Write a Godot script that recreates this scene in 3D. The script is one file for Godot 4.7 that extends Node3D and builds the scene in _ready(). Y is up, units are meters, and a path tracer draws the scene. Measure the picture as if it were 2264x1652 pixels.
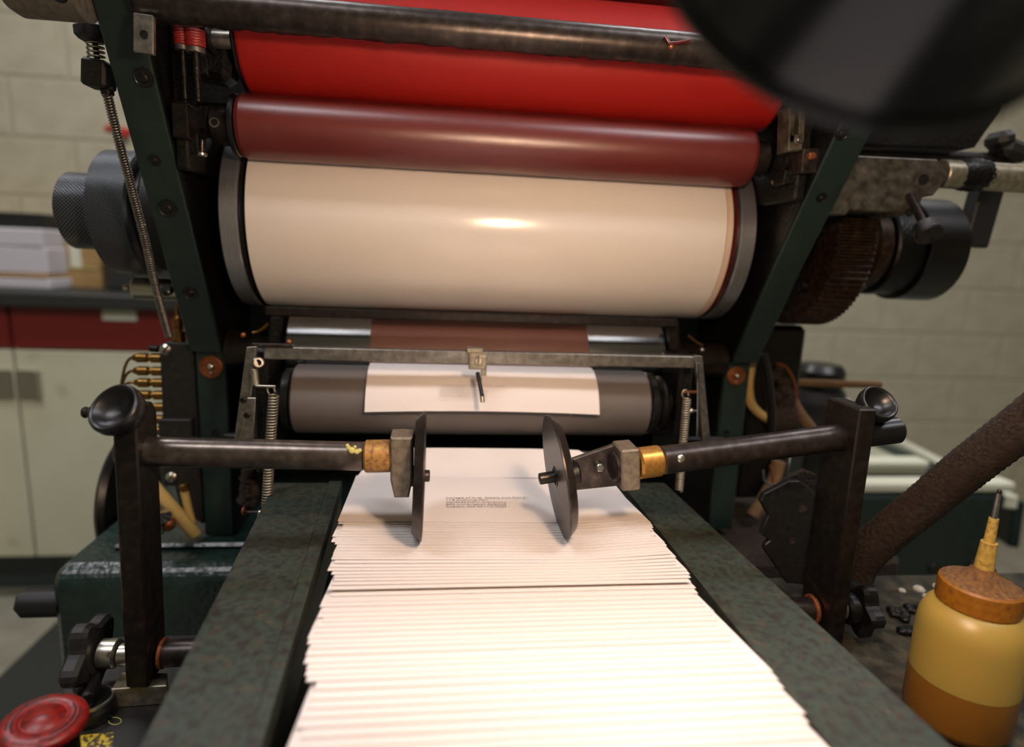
extends Node3D
# Envelope press in a print shop. Working coordinates: metres from the lens (x along the rollers,
# y up, z towards the viewer); OFF lifts them so that the floor lies at y = 0.

const OFF := Vector3(0, 1.055, 0)
const RIGHT := Vector3(0.99290578, 0.04071278, 0.11171652)
const UPV := Vector3(-0.01895783, 0.98173961, -0.18928269)
const BACK := Vector3(-0.11738276, 0.18582198, 0.97554676)
const FPX := 1356.0
var org := {}
var used := {}
var M := {}

# ---------------------------------------------------------------- pixels to directions
func ray(px: float, py: float) -> Vector3:
	return RIGHT * ((px - 1132.0) / FPX) - UPV * ((py - 826.0) / FPX) - BACK
func pz(px: float, py: float, z: float) -> Vector3:
	var r := ray(px, py)
	return r * (z / r.z)
func py_(px: float, py: float, y: float) -> Vector3:
	var r := ray(px, py)
	return r * (y / r.y)
func px_(px: float, py: float, x: float) -> Vector3:
	var r := ray(px, py)
	return r * (x / r.x)
func pn(px: float, py: float, at: Vector3, n: Vector3) -> Vector3:
	var r := ray(px, py)
	return r * (at.dot(n) / r.dot(n))

# ---------------------------------------------------------------- mesh building
class MB:
	var v := PackedVector3Array()
	var n := PackedVector3Array()
	var uv := PackedVector2Array()
	var ix := PackedInt32Array()

	func vert(p: Vector3, nn: Vector3, t := Vector2.ZERO) -> int:
		v.append(p)
		n.append(nn)
		uv.append(t)
		return v.size() - 1

	func itri(a: int, b: int, c: int) -> void:
		var g := (v[b] - v[a]).cross(v[c] - v[a])
		if g.dot(n[a] + n[b] + n[c]) > 0.0:
			ix.append_array([a, c, b])
		else:
			ix.append_array([a, b, c])

	func tri(a: Vector3, b: Vector3, c: Vector3, out := Vector3.ZERO) -> void:
		var g := (b - a).cross(c - a)
		if g.length_squared() < 1e-18:
			return
		g = g.normalized()
		if out != Vector3.ZERO and g.dot(out) < 0.0:
			g = -g
		itri(vert(a, g), vert(b, g), vert(c, g))

	func quad(a: Vector3, b: Vector3, c: Vector3, d: Vector3, out := Vector3.ZERO) -> MB:
		tri(a, b, c, out)
		tri(a, c, d, out)
		return self

	# bevelled box
	func box(c: Vector3, s: Vector3, bas := Basis.IDENTITY, bev := 0.0) -> MB:
		var h := s * 0.5
		bev = minf(bev, minf(h.x, minf(h.y, h.z)) * 0.9)
		if bev <= 0.0:
			bev = 0.00001
		var q := {}
		for ax in 3:
			for sx in [-1, 1]:
				for sy in [-1, 1]:
					for sz in [-1, 1]:
						var sg := Vector3(sx, sy, sz)
						var p := Vector3(sx * (h.x - bev), sy * (h.y - bev), sz * (h.z - bev))
						p[ax] = sg[ax] * h[ax]
						q[[ax, sx, sy, sz]] = c + bas * p
		for ax in 3:
			var a1 := (ax + 1) % 3
			var a2 := (ax + 2) % 3
			for s0 in [-1, 1]:
				var ks := []
				for pr in [[-1, -1], [1, -1], [1, 1], [-1, 1]]:
					var k := [0, 0, 0]
					k[ax] = s0
					k[a1] = pr[0]
					k[a2] = pr[1]
					ks.append(q[[ax, k[0], k[1], k[2]]])
				var o := Vector3.ZERO
				o[ax] = s0
				quad(ks[0], ks[1], ks[2], ks[3], bas * o)
				for s1 in [-1, 1]:
					var e := []
					for s2 in [-1, 1]:
						var k := [0, 0, 0]
						k[ax] = s0
						k[a1] = s1
						k[a2] = s2
						e.append(q[[ax, k[0], k[1], k[2]]])
						e.append(q[[a1, k[0], k[1], k[2]]])
					var oo := Vector3.ZERO
					oo[ax] = s0
					oo[a1] = s1
					quad(e[0], e[1], e[3], e[2], bas * oo)
		for sx in [-1, 1]:
			for sy in [-1, 1]:
				for sz in [-1, 1]:
					tri(q[[0, sx, sy, sz]], q[[1, sx, sy, sz]], q[[2, sx, sy, sz]], bas * Vector3(sx, sy, sz))
		return self

	# polygon (in the plane u, w at o) extruded by d along k, both rims bevelled
	func prism(poly: PackedVector2Array, o: Vector3, u: Vector3, w: Vector3, d: Vector3, bev := 0.0) -> MB:
		var m := poly.size()
		var area := 0.0
		for i in m:
			area += poly[i].cross(poly[(i + 1) % m])
		var ins := PackedVector2Array()
		for i in m:
			var a := (poly[i] - poly[(i + m - 1) % m]).normalized()
			var b := (poly[(i + 1) % m] - poly[i]).normalized()
			var na := Vector2(-a.y, a.x) * signf(area)
			var nb := Vector2(-b.y, b.x) * signf(area)
			var mm := na + nb
			ins.append(poly[i] + mm * (bev / maxf(0.35, 1.0 + na.dot(nb))))
		var dn := d.normalized()
		var at := func(p: Vector2, t: float) -> Vector3: return o + u * p.x + w * p.y + dn * t
		var len := d.length()
		var tris := Geometry2D.triangulate_polygon(ins)
		for i in range(0, tris.size(), 3):
			tri(at.call(ins[tris[i]], 0.0), at.call(ins[tris[i + 1]], 0.0), at.call(ins[tris[i + 2]], 0.0), -dn)
			tri(at.call(ins[tris[i]], len), at.call(ins[tris[i + 1]], len), at.call(ins[tris[i + 2]], len), dn)
		for i in m:
			var j := (i + 1) % m
			var e := poly[j] - poly[i]
			var nn := Vector2(e.y, -e.x) * signf(area)
			var out := u * nn.x + w * nn.y
			quad(at.call(poly[i], bev), at.call(poly[j], bev), at.call(poly[j], len - bev), at.call(poly[i], len - bev), out)
			if bev > 0.0:
				quad(at.call(ins[i], 0.0), at.call(ins[j], 0.0), at.call(poly[j], bev), at.call(poly[i], bev), out - dn)
				quad(at.call(ins[i], len), at.call(ins[j], len), at.call(poly[j], len - bev), at.call(poly[i], len - bev), out + dn)
		return self

	# surface of revolution: prof holds (radius, height along axis); smooth turns the profile into one curve
	func lathe(prof: Array, o: Vector3, axis: Vector3, seg := 40, smooth := false, wob = null) -> MB:
		axis = axis.normalized()
		var b1 := axis.cross(Vector3.UP if absf(axis.y) < 0.9 else Vector3.RIGHT).normalized()
		var b2 := axis.cross(b1)
		var m := prof.size()
		var run := 0.0
		for k in m - 1:
			var p: Vector2 = prof[k]
			var q: Vector2 = prof[k + 1]
			var t := q - p
			if t.length() < 1e-9:
				continue
			var nf := Vector2(t.y, -t.x).normalized()
			var n0 := nf
			var n1 := nf
			if smooth:
				if k > 0:
					var tp: Vector2 = p - prof[k - 1]
					n0 = (nf + Vector2(tp.y, -tp.x).normalized()).normalized()
				if k < m - 2:
					var tn: Vector2 = prof[k + 2] - q
					n1 = (nf + Vector2(tn.y, -tn.x).normalized()).normalized()
			var first := v.size()
			for i in seg + 1:
				var a := TAU * i / seg
				var dr := b1 * cos(a) + b2 * sin(a)
				var w0 := 0.0
				var w1 := 0.0
				if wob != null:
					w0 = wob.call(p.y, a)
					w1 = wob.call(q.y, a)
				vert(o + axis * p.y + dr * (p.x + w0), (dr * n0.x + axis * n0.y).normalized(), Vector2(float(i) / seg, run))
				vert(o + axis * q.y + dr * (q.x + w1), (dr * n1.x + axis * n1.y).normalized(), Vector2(float(i) / seg, run + t.length()))
			run += t.length()
			for i in seg:
				var a0 := first + i * 2
				if p.x > 1e-7:
					itri(a0, a0 + 1, a0 + 2)
				if q.x > 1e-7:
					itri(a0 + 1, a0 + 3, a0 + 2)
		return self

	# closed cylinder between two points with chamfered ends
	func cyl(a: Vector3, b: Vector3, r: float, bev := 0.0, seg := 32) -> MB:
		var l := a.distance_to(b)
		bev = minf(bev, minf(r * 0.9, l * 0.45))
		if bev > 0.0:
			return lathe([Vector2(0, 0), Vector2(r - bev, 0), Vector2(r, bev), Vector2(r, l - bev), Vector2(r - bev, l), Vector2(0, l)], a, b - a, seg)
		return lathe([Vector2(0, 0), Vector2(r, 0), Vector2(r, l), Vector2(0, l)], a, b - a, seg)

	func ball(c: Vector3, r: float, seg := 16, squash := 1.0, axis := Vector3.UP) -> MB:
		var pr := []
		for i in 11:
			var a := -PI / 2 + PI * i / 10
			pr.append(Vector2(maxf(0.0, cos(a) * r), sin(a) * r * squash))
		return lathe(pr, c, axis, seg, true)

	# swept round tube; rad is a number or one per point
	func tube(p: PackedVector3Array, rad, sides := 10, caps := true) -> MB:
		var m := p.size()
		var t0 := (p[1] - p[0]).normalized()
		var b := t0.cross(Vector3.UP if absf(t0.y) < 0.9 else Vector3.RIGHT).normalized()
		var first := v.size()
		var run := 0.0
		for i in m:
			var t := (p[mini(i + 1, m - 1)] - p[maxi(i - 1, 0)]).normalized()
			b = (b - t * b.dot(t)).normalized()
			var c := t.cross(b)
			var r: float = rad[i] if rad is Array or rad is PackedFloat32Array else rad
			if i > 0:
				run += p[i].distance_to(p[i - 1])
			for k in sides + 1:
				var a := TAU * k / sides
				var d := b * cos(a) + c * sin(a)
				vert(p[i] + d * r, d, Vector2(float(k) / sides, run))
		for i in m - 1:
			for k in sides:
				var a := first + i * (sides + 1) + k
				itri(a, a + 1, a + sides + 1)
				itri(a + 1, a + sides + 2, a + sides + 1)
		if caps:
			for e in [0, m - 1]:
				var t := (p[0] - p[1]).normalized() if e == 0 else (p[m - 1] - p[m - 2]).normalized()
				var cc := vert(p[e], t)
				var ring := []
				for k in sides + 1:
					ring.append(vert(v[first + e * (sides + 1) + k], t))
				for k in sides:
					itri(cc, ring[k], ring[k + 1])
		return self

	func helix(a: Vector3, b: Vector3, r: float, wire: float, turns: float, per := 12, sides := 6) -> MB:
		var ax := (b - a).normalized()
		var b1 := ax.cross(Vector3.UP if absf(ax.y) < 0.9 else Vector3.RIGHT).normalized()
		var b2 := ax.cross(b1)
		var p := PackedVector3Array()
		var m := int(turns * per)
		for i in m + 1:
			var t := float(i) / m
			var an := TAU * turns * t
			p.append(a.lerp(b, t) + (b1 * cos(an) + b2 * sin(an)) * r)
		return tube(p, wire, sides)

	# thin sheet: f(s, t) gives the upper face for s, t in 0..1
	func sheet(f: Callable, nu: int, nv: int, th: float) -> MB:
		var g := []
		for j in nv + 1:
			for i in nu + 1:
				g.append(f.call(float(i) / nu, float(j) / nv))
		var nr := []
		for j in nv + 1:
			for i in nu + 1:
				var du: Vector3 = g[j * (nu + 1) + mini(i + 1, nu)] - g[j * (nu + 1) + maxi(i - 1, 0)]
				var dv: Vector3 = g[mini(j + 1, nv) * (nu + 1) + i] - g[maxi(j - 1, 0) * (nu + 1) + i]
				var q := du.cross(dv).normalized()
				nr.append(q if q.y + q.z * 0.5 > 0 else -q)
		var top := v.size()
		for k in g.size():
			vert(g[k], nr[k], Vector2(float(k % (nu + 1)) / nu, float(k / (nu + 1)) / nv))
		var bot := v.size()
		for k in g.size():
			vert(g[k] - nr[k] * th, -nr[k], Vector2(float(k % (nu + 1)) / nu, float(k / (nu + 1)) / nv))
		for j in nv:
			for i in nu:
				var a := j * (nu + 1) + i
				for o in [top, bot]:
					itri(o + a, o + a + 1, o + a + nu + 1)
					itri(o + a + 1, o + a + nu + 2, o + a + nu + 1)
		var mid: Vector3 = g[(nv / 2) * (nu + 1) + nu / 2]
		for i in nu:
			for j in [0, nv]:
				var a: int = j * (nu + 1) + i
				quad(g[a], g[a + 1], g[a + 1] - nr[a + 1] * th, g[a] - nr[a] * th, g[a] - mid)
		for j in nv:
			for i in [0, nu]:
				var a: int = j * (nu + 1) + i
				var b: int = a + nu + 1
				quad(g[a], g[b], g[b] - nr[b] * th, g[a] - nr[a] * th, g[a] - mid)
		return self

	func mesh(o: Vector3) -> ArrayMesh:
		var w := PackedVector3Array()
		w.resize(v.size())
		for i in v.size():
			w[i] = v[i] - o
		var arr := []
		arr.resize(Mesh.ARRAY_MAX)
		arr[Mesh.ARRAY_VERTEX] = w
		arr[Mesh.ARRAY_NORMAL] = n
		arr[Mesh.ARRAY_TEX_UV] = uv
		arr[Mesh.ARRAY_INDEX] = ix
		var am := ArrayMesh.new()
		am.add_surface_from_arrays(Mesh.PRIMITIVE_TRIANGLES, arr)
		return am

func mb() -> MB:
	return MB.new()

# ---------------------------------------------------------------- naming and parenting
func numbered(called: String) -> String:
	used[called] = used.get(called, -1) + 1
	return called if used[called] == 0 else "%s_%03d" % [called, used[called]]

func thing(called: String, label: String, category: String, at := Vector3.ZERO, group := "") -> Node3D:
	var o := Node3D.new()
	o.name = numbered(called)
	add_child(o)
	o.position = at + OFF
	org[o] = at
	o.set_meta("label", label)
	o.set_meta("category", category)
	if group:
		o.set_meta("group", group)
	return o

func part(b: MB, called: String, m: Material, parent: Node3D, label := "") -> MeshInstance3D:
	var o := MeshInstance3D.new()
	o.name = called
	o.mesh = b.mesh(org[parent])
	o.material_override = m
	o.cast_shadow = GeometryInstance3D.SHADOW_CASTING_SETTING_ON
	parent.add_child(o, true)
	org[o] = org[parent]
	if label:
		o.set_meta("label", label)
	return o

func single(b: MB, called: String, m: Material, label: String, category: String, at: Vector3, group := "") -> MeshInstance3D:
	var o := MeshInstance3D.new()
	o.name = numbered(called)
	o.mesh = b.mesh(at)
	o.material_override = m
	add_child(o)
	o.position = at + OFF
	org[o] = at
	o.set_meta("label", label)
	o.set_meta("category", category)
	if group:
		o.set_meta("group", group)
	return o

func struct(b: MB, called: String, m: Material, label: String, category: String) -> MeshInstance3D:
	var o := single(b, called, m, label, category, Vector3(0, -1.055, 0))
	o.set_meta("kind", "structure")
	return o

# ---------------------------------------------------------------- materials
func mat(col: Color, rough := 0.5, metal := 0.0, spec := 0.5) -> StandardMaterial3D:
	var m := StandardMaterial3D.new()
	m.albedo_color = col
	m.roughness = rough
	m.metallic = metal
	m.metallic_specular = spec
	return m

func noise_tex(freq: float, stops: Array, sd := 1, size := 512, octaves := 4, type := FastNoiseLite.TYPE_SIMPLEX_SMOOTH, srgb_colors := true) -> NoiseTexture2D:
	var fn := FastNoiseLite.new()
	fn.seed = sd
	fn.noise_type = type
	fn.frequency = freq
	fn.fractal_type = FastNoiseLite.FRACTAL_FBM
	fn.fractal_octaves = octaves
	var t := NoiseTexture2D.new()
	t.width = size
	t.height = size
	t.seamless = true
	t.noise = fn
	var g := Gradient.new()
	var offs := PackedFloat32Array()
	var cols := PackedColorArray()
	for s in stops:
		offs.append(s[0])
		cols.append(s[1])
	g.offsets = offs
	g.colors = cols
	t.color_ramp = g
	return t

func tri_tex(m: StandardMaterial3D, tex: Texture2D, scale: float) -> StandardMaterial3D:
	m.albedo_texture = tex
	m.uv1_triplanar = true
	m.uv1_scale = Vector3(scale, scale, scale)
	return m

func bump(m: StandardMaterial3D, tex: Texture2D, cm: float) -> StandardMaterial3D:
	m.heightmap_enabled = true
	m.heightmap_texture = tex
	m.heightmap_scale = cm
	return m

func g(x: float) -> Color:
	return Color(x, x, x)

func make_materials() -> void:
	var grain := noise_tex(0.03, [[0.0, g(0.2)], [1.0, g(1.0)]], 5, 512, 5)
	var cast := noise_tex(0.035, [[0.2, g(0.0)], [0.8, g(1.0)]], 8, 512, 2)
	M.grain = grain
	var gp := noise_tex(0.012, [[0.0, Color("15231f")], [0.5, Color("182a25")], [1.0, Color("1e322c")]], 2)
	M.green = tri_tex(mat(Color.WHITE, 0.42), gp, 6.0)
	M.green_cast = tri_tex(mat(Color.WHITE, 0.3), gp, 6.0)
	bump(M.green_cast, cast, 0.05)
	var rp := noise_tex(0.018, [[0.0, Color("1a1511")], [0.25, Color("26221c")], [0.36, Color("252d25")], [0.55, Color("2a352b")], [0.7, Color("303c31")], [0.8, Color("2b2f25")], [0.86, Color("3a2820")], [0.9, Color("2a3229")], [1.0, Color("4a4c3e")]], 11, 1024, 7)
	M.rail = tri_tex(mat(Color.WHITE, 0.62), rp, 7.0)
	bump(M.rail, grain, 0.03)
	M.rail.detail_enabled = true
	M.rail.detail_blend_mode = BaseMaterial3D.BLEND_MODE_MIX
	M.rail.detail_albedo = noise_tex(0.009, [[0.0, Color(0.10, 0.06, 0.045, 0.7)], [0.27, Color(0.15, 0.11, 0.08, 0.5)], [0.40, Color(0.2, 0.15, 0.12, 0.0)], [0.66, Color(0.2, 0.2, 0.17, 0.0)], [0.74, Color(0.24, 0.22, 0.17, 0.45)], [0.83, Color(0.28, 0.17, 0.12, 0.5)], [0.88, Color(0.3, 0.28, 0.22, 0.2)], [1.0, Color(0.4, 0.37, 0.3, 0.7)]], 71, 1024, 8)
	var dp := noise_tex(0.015, [[0.0, Color("15130d")], [0.4, Color("2b2a20")], [0.6, Color("3b382b")], [1.0, Color("544a37")]], 12, 1024, 6)
	M.deck = tri_tex(mat(Color.WHITE, 0.85), dp, 3.0)
	M.black = mat(Color("0d0d0d"), 0.35)
	M.black_matt = tri_tex(mat(Color.WHITE, 0.55), noise_tex(0.02, [[0.0, Color("0a0a09")], [0.6, Color("161513")], [1.0, Color("26221c")]], 21), 12.0)
	M.oily = tri_tex(mat(Color.WHITE, 0.42, 0.0, 0.4), noise_tex(0.02, [[0.0, Color("050504")], [0.5, Color("0b0a08")], [1.0, Color("17110c")]], 22), 14.0)
	bump(M.oily, grain, 0.06)
	M.panel = tri_tex(mat(Color.WHITE, 0.5), noise_tex(0.03, [[0.0, Color("0b0a08")], [0.75, Color("1a1713")], [0.9, Color("2a241b")], [1.0, Color("6a6038")]], 23, 1024), 5.0)
	M.steel = tri_tex(mat(Color.WHITE, 0.34, 0.9), noise_tex(0.02, [[0.0, Color("75716a")], [0.5, Color("928e86")], [1.0, Color("b4b0a8")]], 24), 10.0)
	M.dark_steel = tri_tex(mat(Color.WHITE, 0.36, 0.75), noise_tex(0.02, [[0.0, Color("2b2522")], [0.5, Color("3d3734")], [0.8, Color("4d4642")], [1.0, Color("6a5a4c")]], 25, 512, 5), 8.0)
	M.rod = tri_tex(mat(Color.WHITE, 0.3, 0.85), noise_tex(0.02, [[0.0, Color("4a423d")], [0.5, Color("625a54")], [0.8, Color("756d66")], [1.0, Color("8a7a68")]], 62, 512, 5), 8.0)
	M.black_steel = tri_tex(mat(Color.WHITE, 0.4, 0.5), noise_tex(0.02, [[0.0, Color("16120f")], [0.6, Color("221d1a")], [1.0, Color("392c24")]], 26, 512, 5), 9.0)
	M.chrome = mat(Color("c2c3c2"), 0.14, 1.0)
	M.drum = mat(Color("8f9090"), 0.22, 1.0)
	M.bearer = tri_tex(mat(Color.WHITE, 0.36, 0.85), noise_tex(0.02, [[0.0, Color("8e8f92")], [1.0, Color("c3c4c6")]], 27), 20.0)
	M.bearer.uv1_scale = Vector3(160, 5, 5)
	M.nickel = mat(Color("b8b5a8"), 0.3, 0.95)
	M.zinc = tri_tex(mat(Color.WHITE, 0.4, 0.85), noise_tex(0.02, [[0.0, Color("7d7666")], [0.5, Color("a59d88")], [1.0, Color("c0b9a5")]], 28), 10.0)
	M.brass = tri_tex(mat(Color.WHITE, 0.3, 0.9), noise_tex(0.03, [[0.0, Color("3a2812")], [0.4, Color("7a5a2a")], [1.0, Color("a88448")]], 29), 40.0)
	M.bronze = tri_tex(mat(Color.WHITE, 0.36, 0.85), noise_tex(0.02, [[0.0, Color("a87a3c")], [0.6, Color("c4934a")], [1.0, Color("d6aa62")]], 30), 20.0)
	var sp := noise_tex(0.03, [[0.0, Color("4a3220")], [0.35, Color("8a6436")], [0.6, Color("a87b45")], [0.72, Color("8c6a3c")], [0.78, Color("c9c23a")], [0.84, Color("8a5c36")], [0.92, Color("5a2a2a")], [1.0, Color("d8c9a8")]], 31, 512, 5)
	M.link = tri_tex(mat(Color.WHITE, 0.5, 0.5), noise_tex(0.02, [[0.0, Color("5a5348")], [0.5, Color("736b5e")], [1.0, Color("857a66")]], 61), 14.0)
	M.splatter = tri_tex(mat(Color.WHITE, 0.45, 0.4), sp, 14.0)
	M.copper = tri_tex(mat(Color.WHITE, 0.4, 0.7), noise_tex(0.03, [[0.0, Color("5a2f1c")], [0.5, Color("9a5a35")], [1.0, Color("c98a5a")]], 32), 30.0)
	M.red = tri_tex(mat(Color.WHITE, 0.55, 0.0, 0.35), noise_tex(0.2, [[0.0, Color("8f1611")], [1.0, Color("981913")]], 33), 12.0)
	M.maroon = mat(Color("5e211c"), 0.34, 0.0, 0.6)
	bump(M.maroon, noise_tex(0.05, [[0.0, g(0.3)], [1.0, g(0.7)]], 34), 0.01)
	M.maroon.uv1_triplanar = true
	M.maroon.uv1_scale = Vector3(60, 2, 2)
	M.plate = mat(Color("ece6de"), 0.16, 0.0, 0.5)
	M.plate_edge = mat(Color("d3bda8"), 0.35)
	M.packing = tri_tex(mat(Color.WHITE, 0.6), noise_tex(0.05, [[0.0, Color("5c392f")], [1.0, Color("664136")]], 35), 20.0)
	M.grey_rubber = mat(Color("5d5855"), 0.6)
	M.rubber = mat(Color("161514"), 0.6)
	M.paper = tri_tex(mat(Color.WHITE, 0.85, 0.0, 0.25), noise_tex(0.06, [[0.0, Color("ddd6d1")], [1.0, Color("e3dcd7")]], 36), 18.0)
	M.ink = mat(Color("958880"), 0.8)
	M.ink_faint = mat(Color("b9aea8"), 0.8)
	M.ink_red = mat(Color("4c130f"), 0.25)
	M.dust = tri_tex(mat(Color.WHITE, 0.95), noise_tex(0.05, [[0.0, Color("140e09")], [0.5, Color("2c2017")], [1.0, Color("4a3a2b")]], 37, 512, 6), 10.0)
	bump(M.dust, grain, 0.15)
	M.fuzz = tri_tex(mat(Color.WHITE, 0.95), noise_tex(0.05, [[0.0, Color("4a3826")], [0.6, Color("7a6142")], [1.0, Color("a08860")]], 38, 512, 5), 14.0)
	M.hose_clear = mat(Color("b59a5c"), 0.35)
	M.block = tri_tex(mat(Color.WHITE, 0.75), noise_tex(0.01, [[0.0, Color("aaa48a")], [0.5, Color("b4ae95")], [1.0, Color("bab49d")]], 39, 512, 5), 2.0)
	bump(M.block, grain, 0.06)
	M.mortar = mat(Color("a9a38a"), 0.85)
	M.wall = mat(Color("c6bfa8"), 0.8)
	M.ceiling = mat(Color("d9d8d2"), 0.9)
	M.floor = tri_tex(mat(Color.WHITE, 0.5), noise_tex(0.01, [[0.0, Color("7c7969")], [0.5, Color("8d8a79")], [1.0, Color("999584")]], 40, 512, 5), 1.2)
	M.mat_rubber = tri_tex(mat(Color.WHITE, 0.8), noise_tex(0.06, [[0.0, Color("1d1f1c")], [0.6, Color("2b2e2a")], [1.0, Color("454843")]], 41), 6.0)
	M.cab_white = tri_tex(mat(Color.WHITE, 0.45), noise_tex(0.006, [[0.0, Color("b9b696")], [0.12, Color("cfcdae")], [1.0, Color("d6d4b8")]], 42, 512, 3), 1.5)
	M.cab_red = mat(Color("7d1f1b"), 0.45)
	M.counter = mat(Color("2a2c29"), 0.5)
	M.kick = mat(Color("3c4546"), 0.6)
	M.card = tri_tex(mat(Color.WHITE, 0.8), noise_tex(0.01, [[0.0, Color("9a7a4a")], [1.0, Color("b0905c")]], 43), 3.0)
	M.loose_paper = mat(Color("c9c4c6"), 0.85)
	M.shelf = mat(Color("b09a6c"), 0.6)
	M.grey_plastic = mat(Color("9c9d86"), 0.5)
	M.white_edge = mat(Color("d2d4bd"), 0.5)
	M.estop = tri_tex(mat(Color.WHITE, 0.38), noise_tex(0.03, [[0.0, Color("1d0706")], [0.25, Color("540f0b")], [0.4, Color("82140f")], [1.0, Color("901a12")]], 44, 512, 4), 9.0)
	M.yellow = tri_tex(mat(Color.WHITE, 0.5), noise_tex(0.03, [[0.0, Color("1c1608")], [0.42, Color("3a3010")], [0.55, Color("a8901a")], [1.0, Color("c9ad22")]], 45), 14.0)
	M.oil_bottle = mat(Color("ab9146"), 0.36)
	M.oil_bottle.subsurf_scatter_enabled = true
	M.oil_bottle.subsurf_scatter_strength = 0.35
	M.oil = mat(Color("875a1b"), 0.33)
	M.oil.subsurf_scatter_enabled = true
	M.oil.subsurf_scatter_strength = 0.3
	M.cap = tri_tex(mat(Color.WHITE, 0.5), noise_tex(0.03, [[0.0, Color("5a350e")], [0.3, Color("8a560d")], [1.0, Color("a36a14")]], 46), 12.0)
	M.nozzle = tri_tex(mat(Color.WHITE, 0.45), noise_tex(0.03, [[0.0, Color("5a4420")], [0.4, Color("a8893f")], [1.0, Color("c4a85c")]], 47), 18.0)
	M.cap_dust = tri_tex(mat(Color.WHITE, 0.9), noise_tex(0.03, [[0.0, Color("33200f")], [0.5, Color("6a4824")], [1.0, Color("8f6428")]], 48), 16.0)
	M.dirty_steel = tri_tex(mat(Color.WHITE, 0.55, 0.35), noise_tex(0.012, [[0.0, Color("1f1912")], [0.35, Color("3a342a")], [0.55, Color("47443a")], [0.75, Color("524f43")], [1.0, Color("676455")]], 49, 512, 8), 11.0)
	M.shade = mat(Color("0a0b0b"), 0.2, 0.0, 0.5)
	M.shade_in = mat(Color("e8e4da"), 0.4)
	M.red_spring = mat(Color("8a1f18"), 0.4)
	M.gear = tri_tex(mat(Color.WHITE, 0.4, 0.6), noise_tex(0.02, [[0.0, Color("1d120c")], [0.5, Color("3a2a20")], [1.0, Color("5a4836")]], 50), 10.0)
	M.red_tape = mat(Color("b8291c"), 0.6)
	M.stain = mat(Color("b5b068"), 0.9)
	M.debris = mat(Color("b9b8ae"), 0.7)
	# diamond knurl: little pyramids
	var im := Image.create(64, 64, false, Image.FORMAT_RGB8)
	for y in 64:
		for x in 64:
			var a := absf(fposmod((x + y) / 64.0, 1.0) - 0.5) * 2.0
			var b := absf(fposmod((x - y) / 64.0, 1.0) - 0.5) * 2.0
			im.set_pixel(x, y, g(minf(1.0, minf(a, b) * 1.9)))
	var kn := ImageTexture.create_from_image(im)
	var im2 := Image.create(64, 64, false, Image.FORMAT_RGB8)
	for y in 64:
		for x in 64:
			var h := im.get_pixel(x, y).r
			im2.set_pixel(x, y, Color("17191b").lerp(Color("7d8388"), h * h))
	M.knurl = mat(Color.WHITE, 0.4, 0.55)
	M.knurl.albedo_texture = ImageTexture.create_from_image(im2)
	bump(M.knurl, kn, 0.12)
	M.knurl.uv1_scale = Vector3(150, 400, 1)
	M.knurl_coarse = M.knurl.duplicate()
	M.knurl_coarse.uv1_scale = Vector3(70, 290, 1)
	M.knurl_small = M.knurl.duplicate()
	M.knurl_small.albedo_color = Color("a89a90")
	M.knurl_small.uv1_scale = Vector3(36, 500, 1)

# ---------------------------------------------------------------- scene
func _ready() -> void:
	# camera
	var cam := Camera3D.new()
	cam.name = "camera"
	cam.near = 0.01
	cam.far = 30.0
	cam.fov = 2.0 * rad_to_deg(atan(826.0 / FPX))
	var at := CameraAttributesPhysical.new()
	at.frustum_focal_length = 12.0 / (826.0 / FPX)
	at.frustum_focus_distance = 0.455
	at.exposure_aperture = 2.8
	at.frustum_near = 0.01
	at.frustum_far = 30.0
	cam.attributes = at
	add_child(cam)
	cam.transform = Transform3D(Basis(RIGHT, UPV, BACK).orthonormalized(), OFF)
	cam.current = true
	# environment: a closed room, no sky in view
	var we := WorldEnvironment.new()
	we.name = "environment"
	var e := Environment.new()
	e.background_mode = Environment.BG_COLOR
	e.background_color = Color.BLACK
	e.tonemap_mode = Environment.TONE_MAPPER_LINEAR
	e.tonemap_exposure = 1.0
	e.sdfgi_enabled = true
	e.ssao_enabled = true
	e.ssil_enabled = true
	we.environment = e
	add_child(we)
	make_materials()
	# fluorescent ceiling troffers: glowing diffuser and an area light of the same size
	for f in [[Vector3(-0.9, 1.77, 0.25), 1.8], [Vector3(1.1, 1.77, 0.25), 1.8], [Vector3(-0.9, 1.77, -1.3), 2.0], [Vector3(1.1, 1.77, -1.3), 2.0]]:
		ceiling_light(f[0], f[1])
	room()
	background_left()
	background_right()
	press_frame()
	rollers()
	inner_mechanism()
	delivery_bar()
	left_drive()
	right_drive()
	manifold()
	conveyor()
	envelopes()
	stacker_left()
	stacker_right()
	controls()
	bottle()
	lamp()

func ceiling_light(p: Vector3, energy: float) -> void:
	var t := thing("ceiling_light", "recessed fluorescent ceiling panel above the press", "ceiling light", p, "fluorescent ceiling panels")
	part(mb().box(p + Vector3(0, 0.005, 0), Vector3(1.24, 0.03, 0.34), Basis.IDENTITY, 0.004), "frame", M.ceiling, t)
	var dm := mat(Color("f4f6f0"), 0.6)
	dm.emission_enabled = true
	dm.emission = Color("f3f6ee")
	dm.emission_energy_multiplier = 3.0
	part(mb().box(p + Vector3(0, -0.012, 0), Vector3(1.2, 0.006, 0.3), Basis.IDENTITY, 0.001), "diffuser", dm, t)
	var l := AreaLight3D.new()
	l.name = "area_light"
	l.area_size = Vector2(1.2, 0.3)
	l.light_color = Color("faf5fc")
	l.light_energy = energy
	l.area_range = 12.0
	l.area_attenuation = 2.0
	l.shadow_enabled = true
	t.add_child(l)
	l.position = Vector3(0, -0.03, 0)
	l.rotation_degrees = Vector3(-90, 0, 0)

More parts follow.
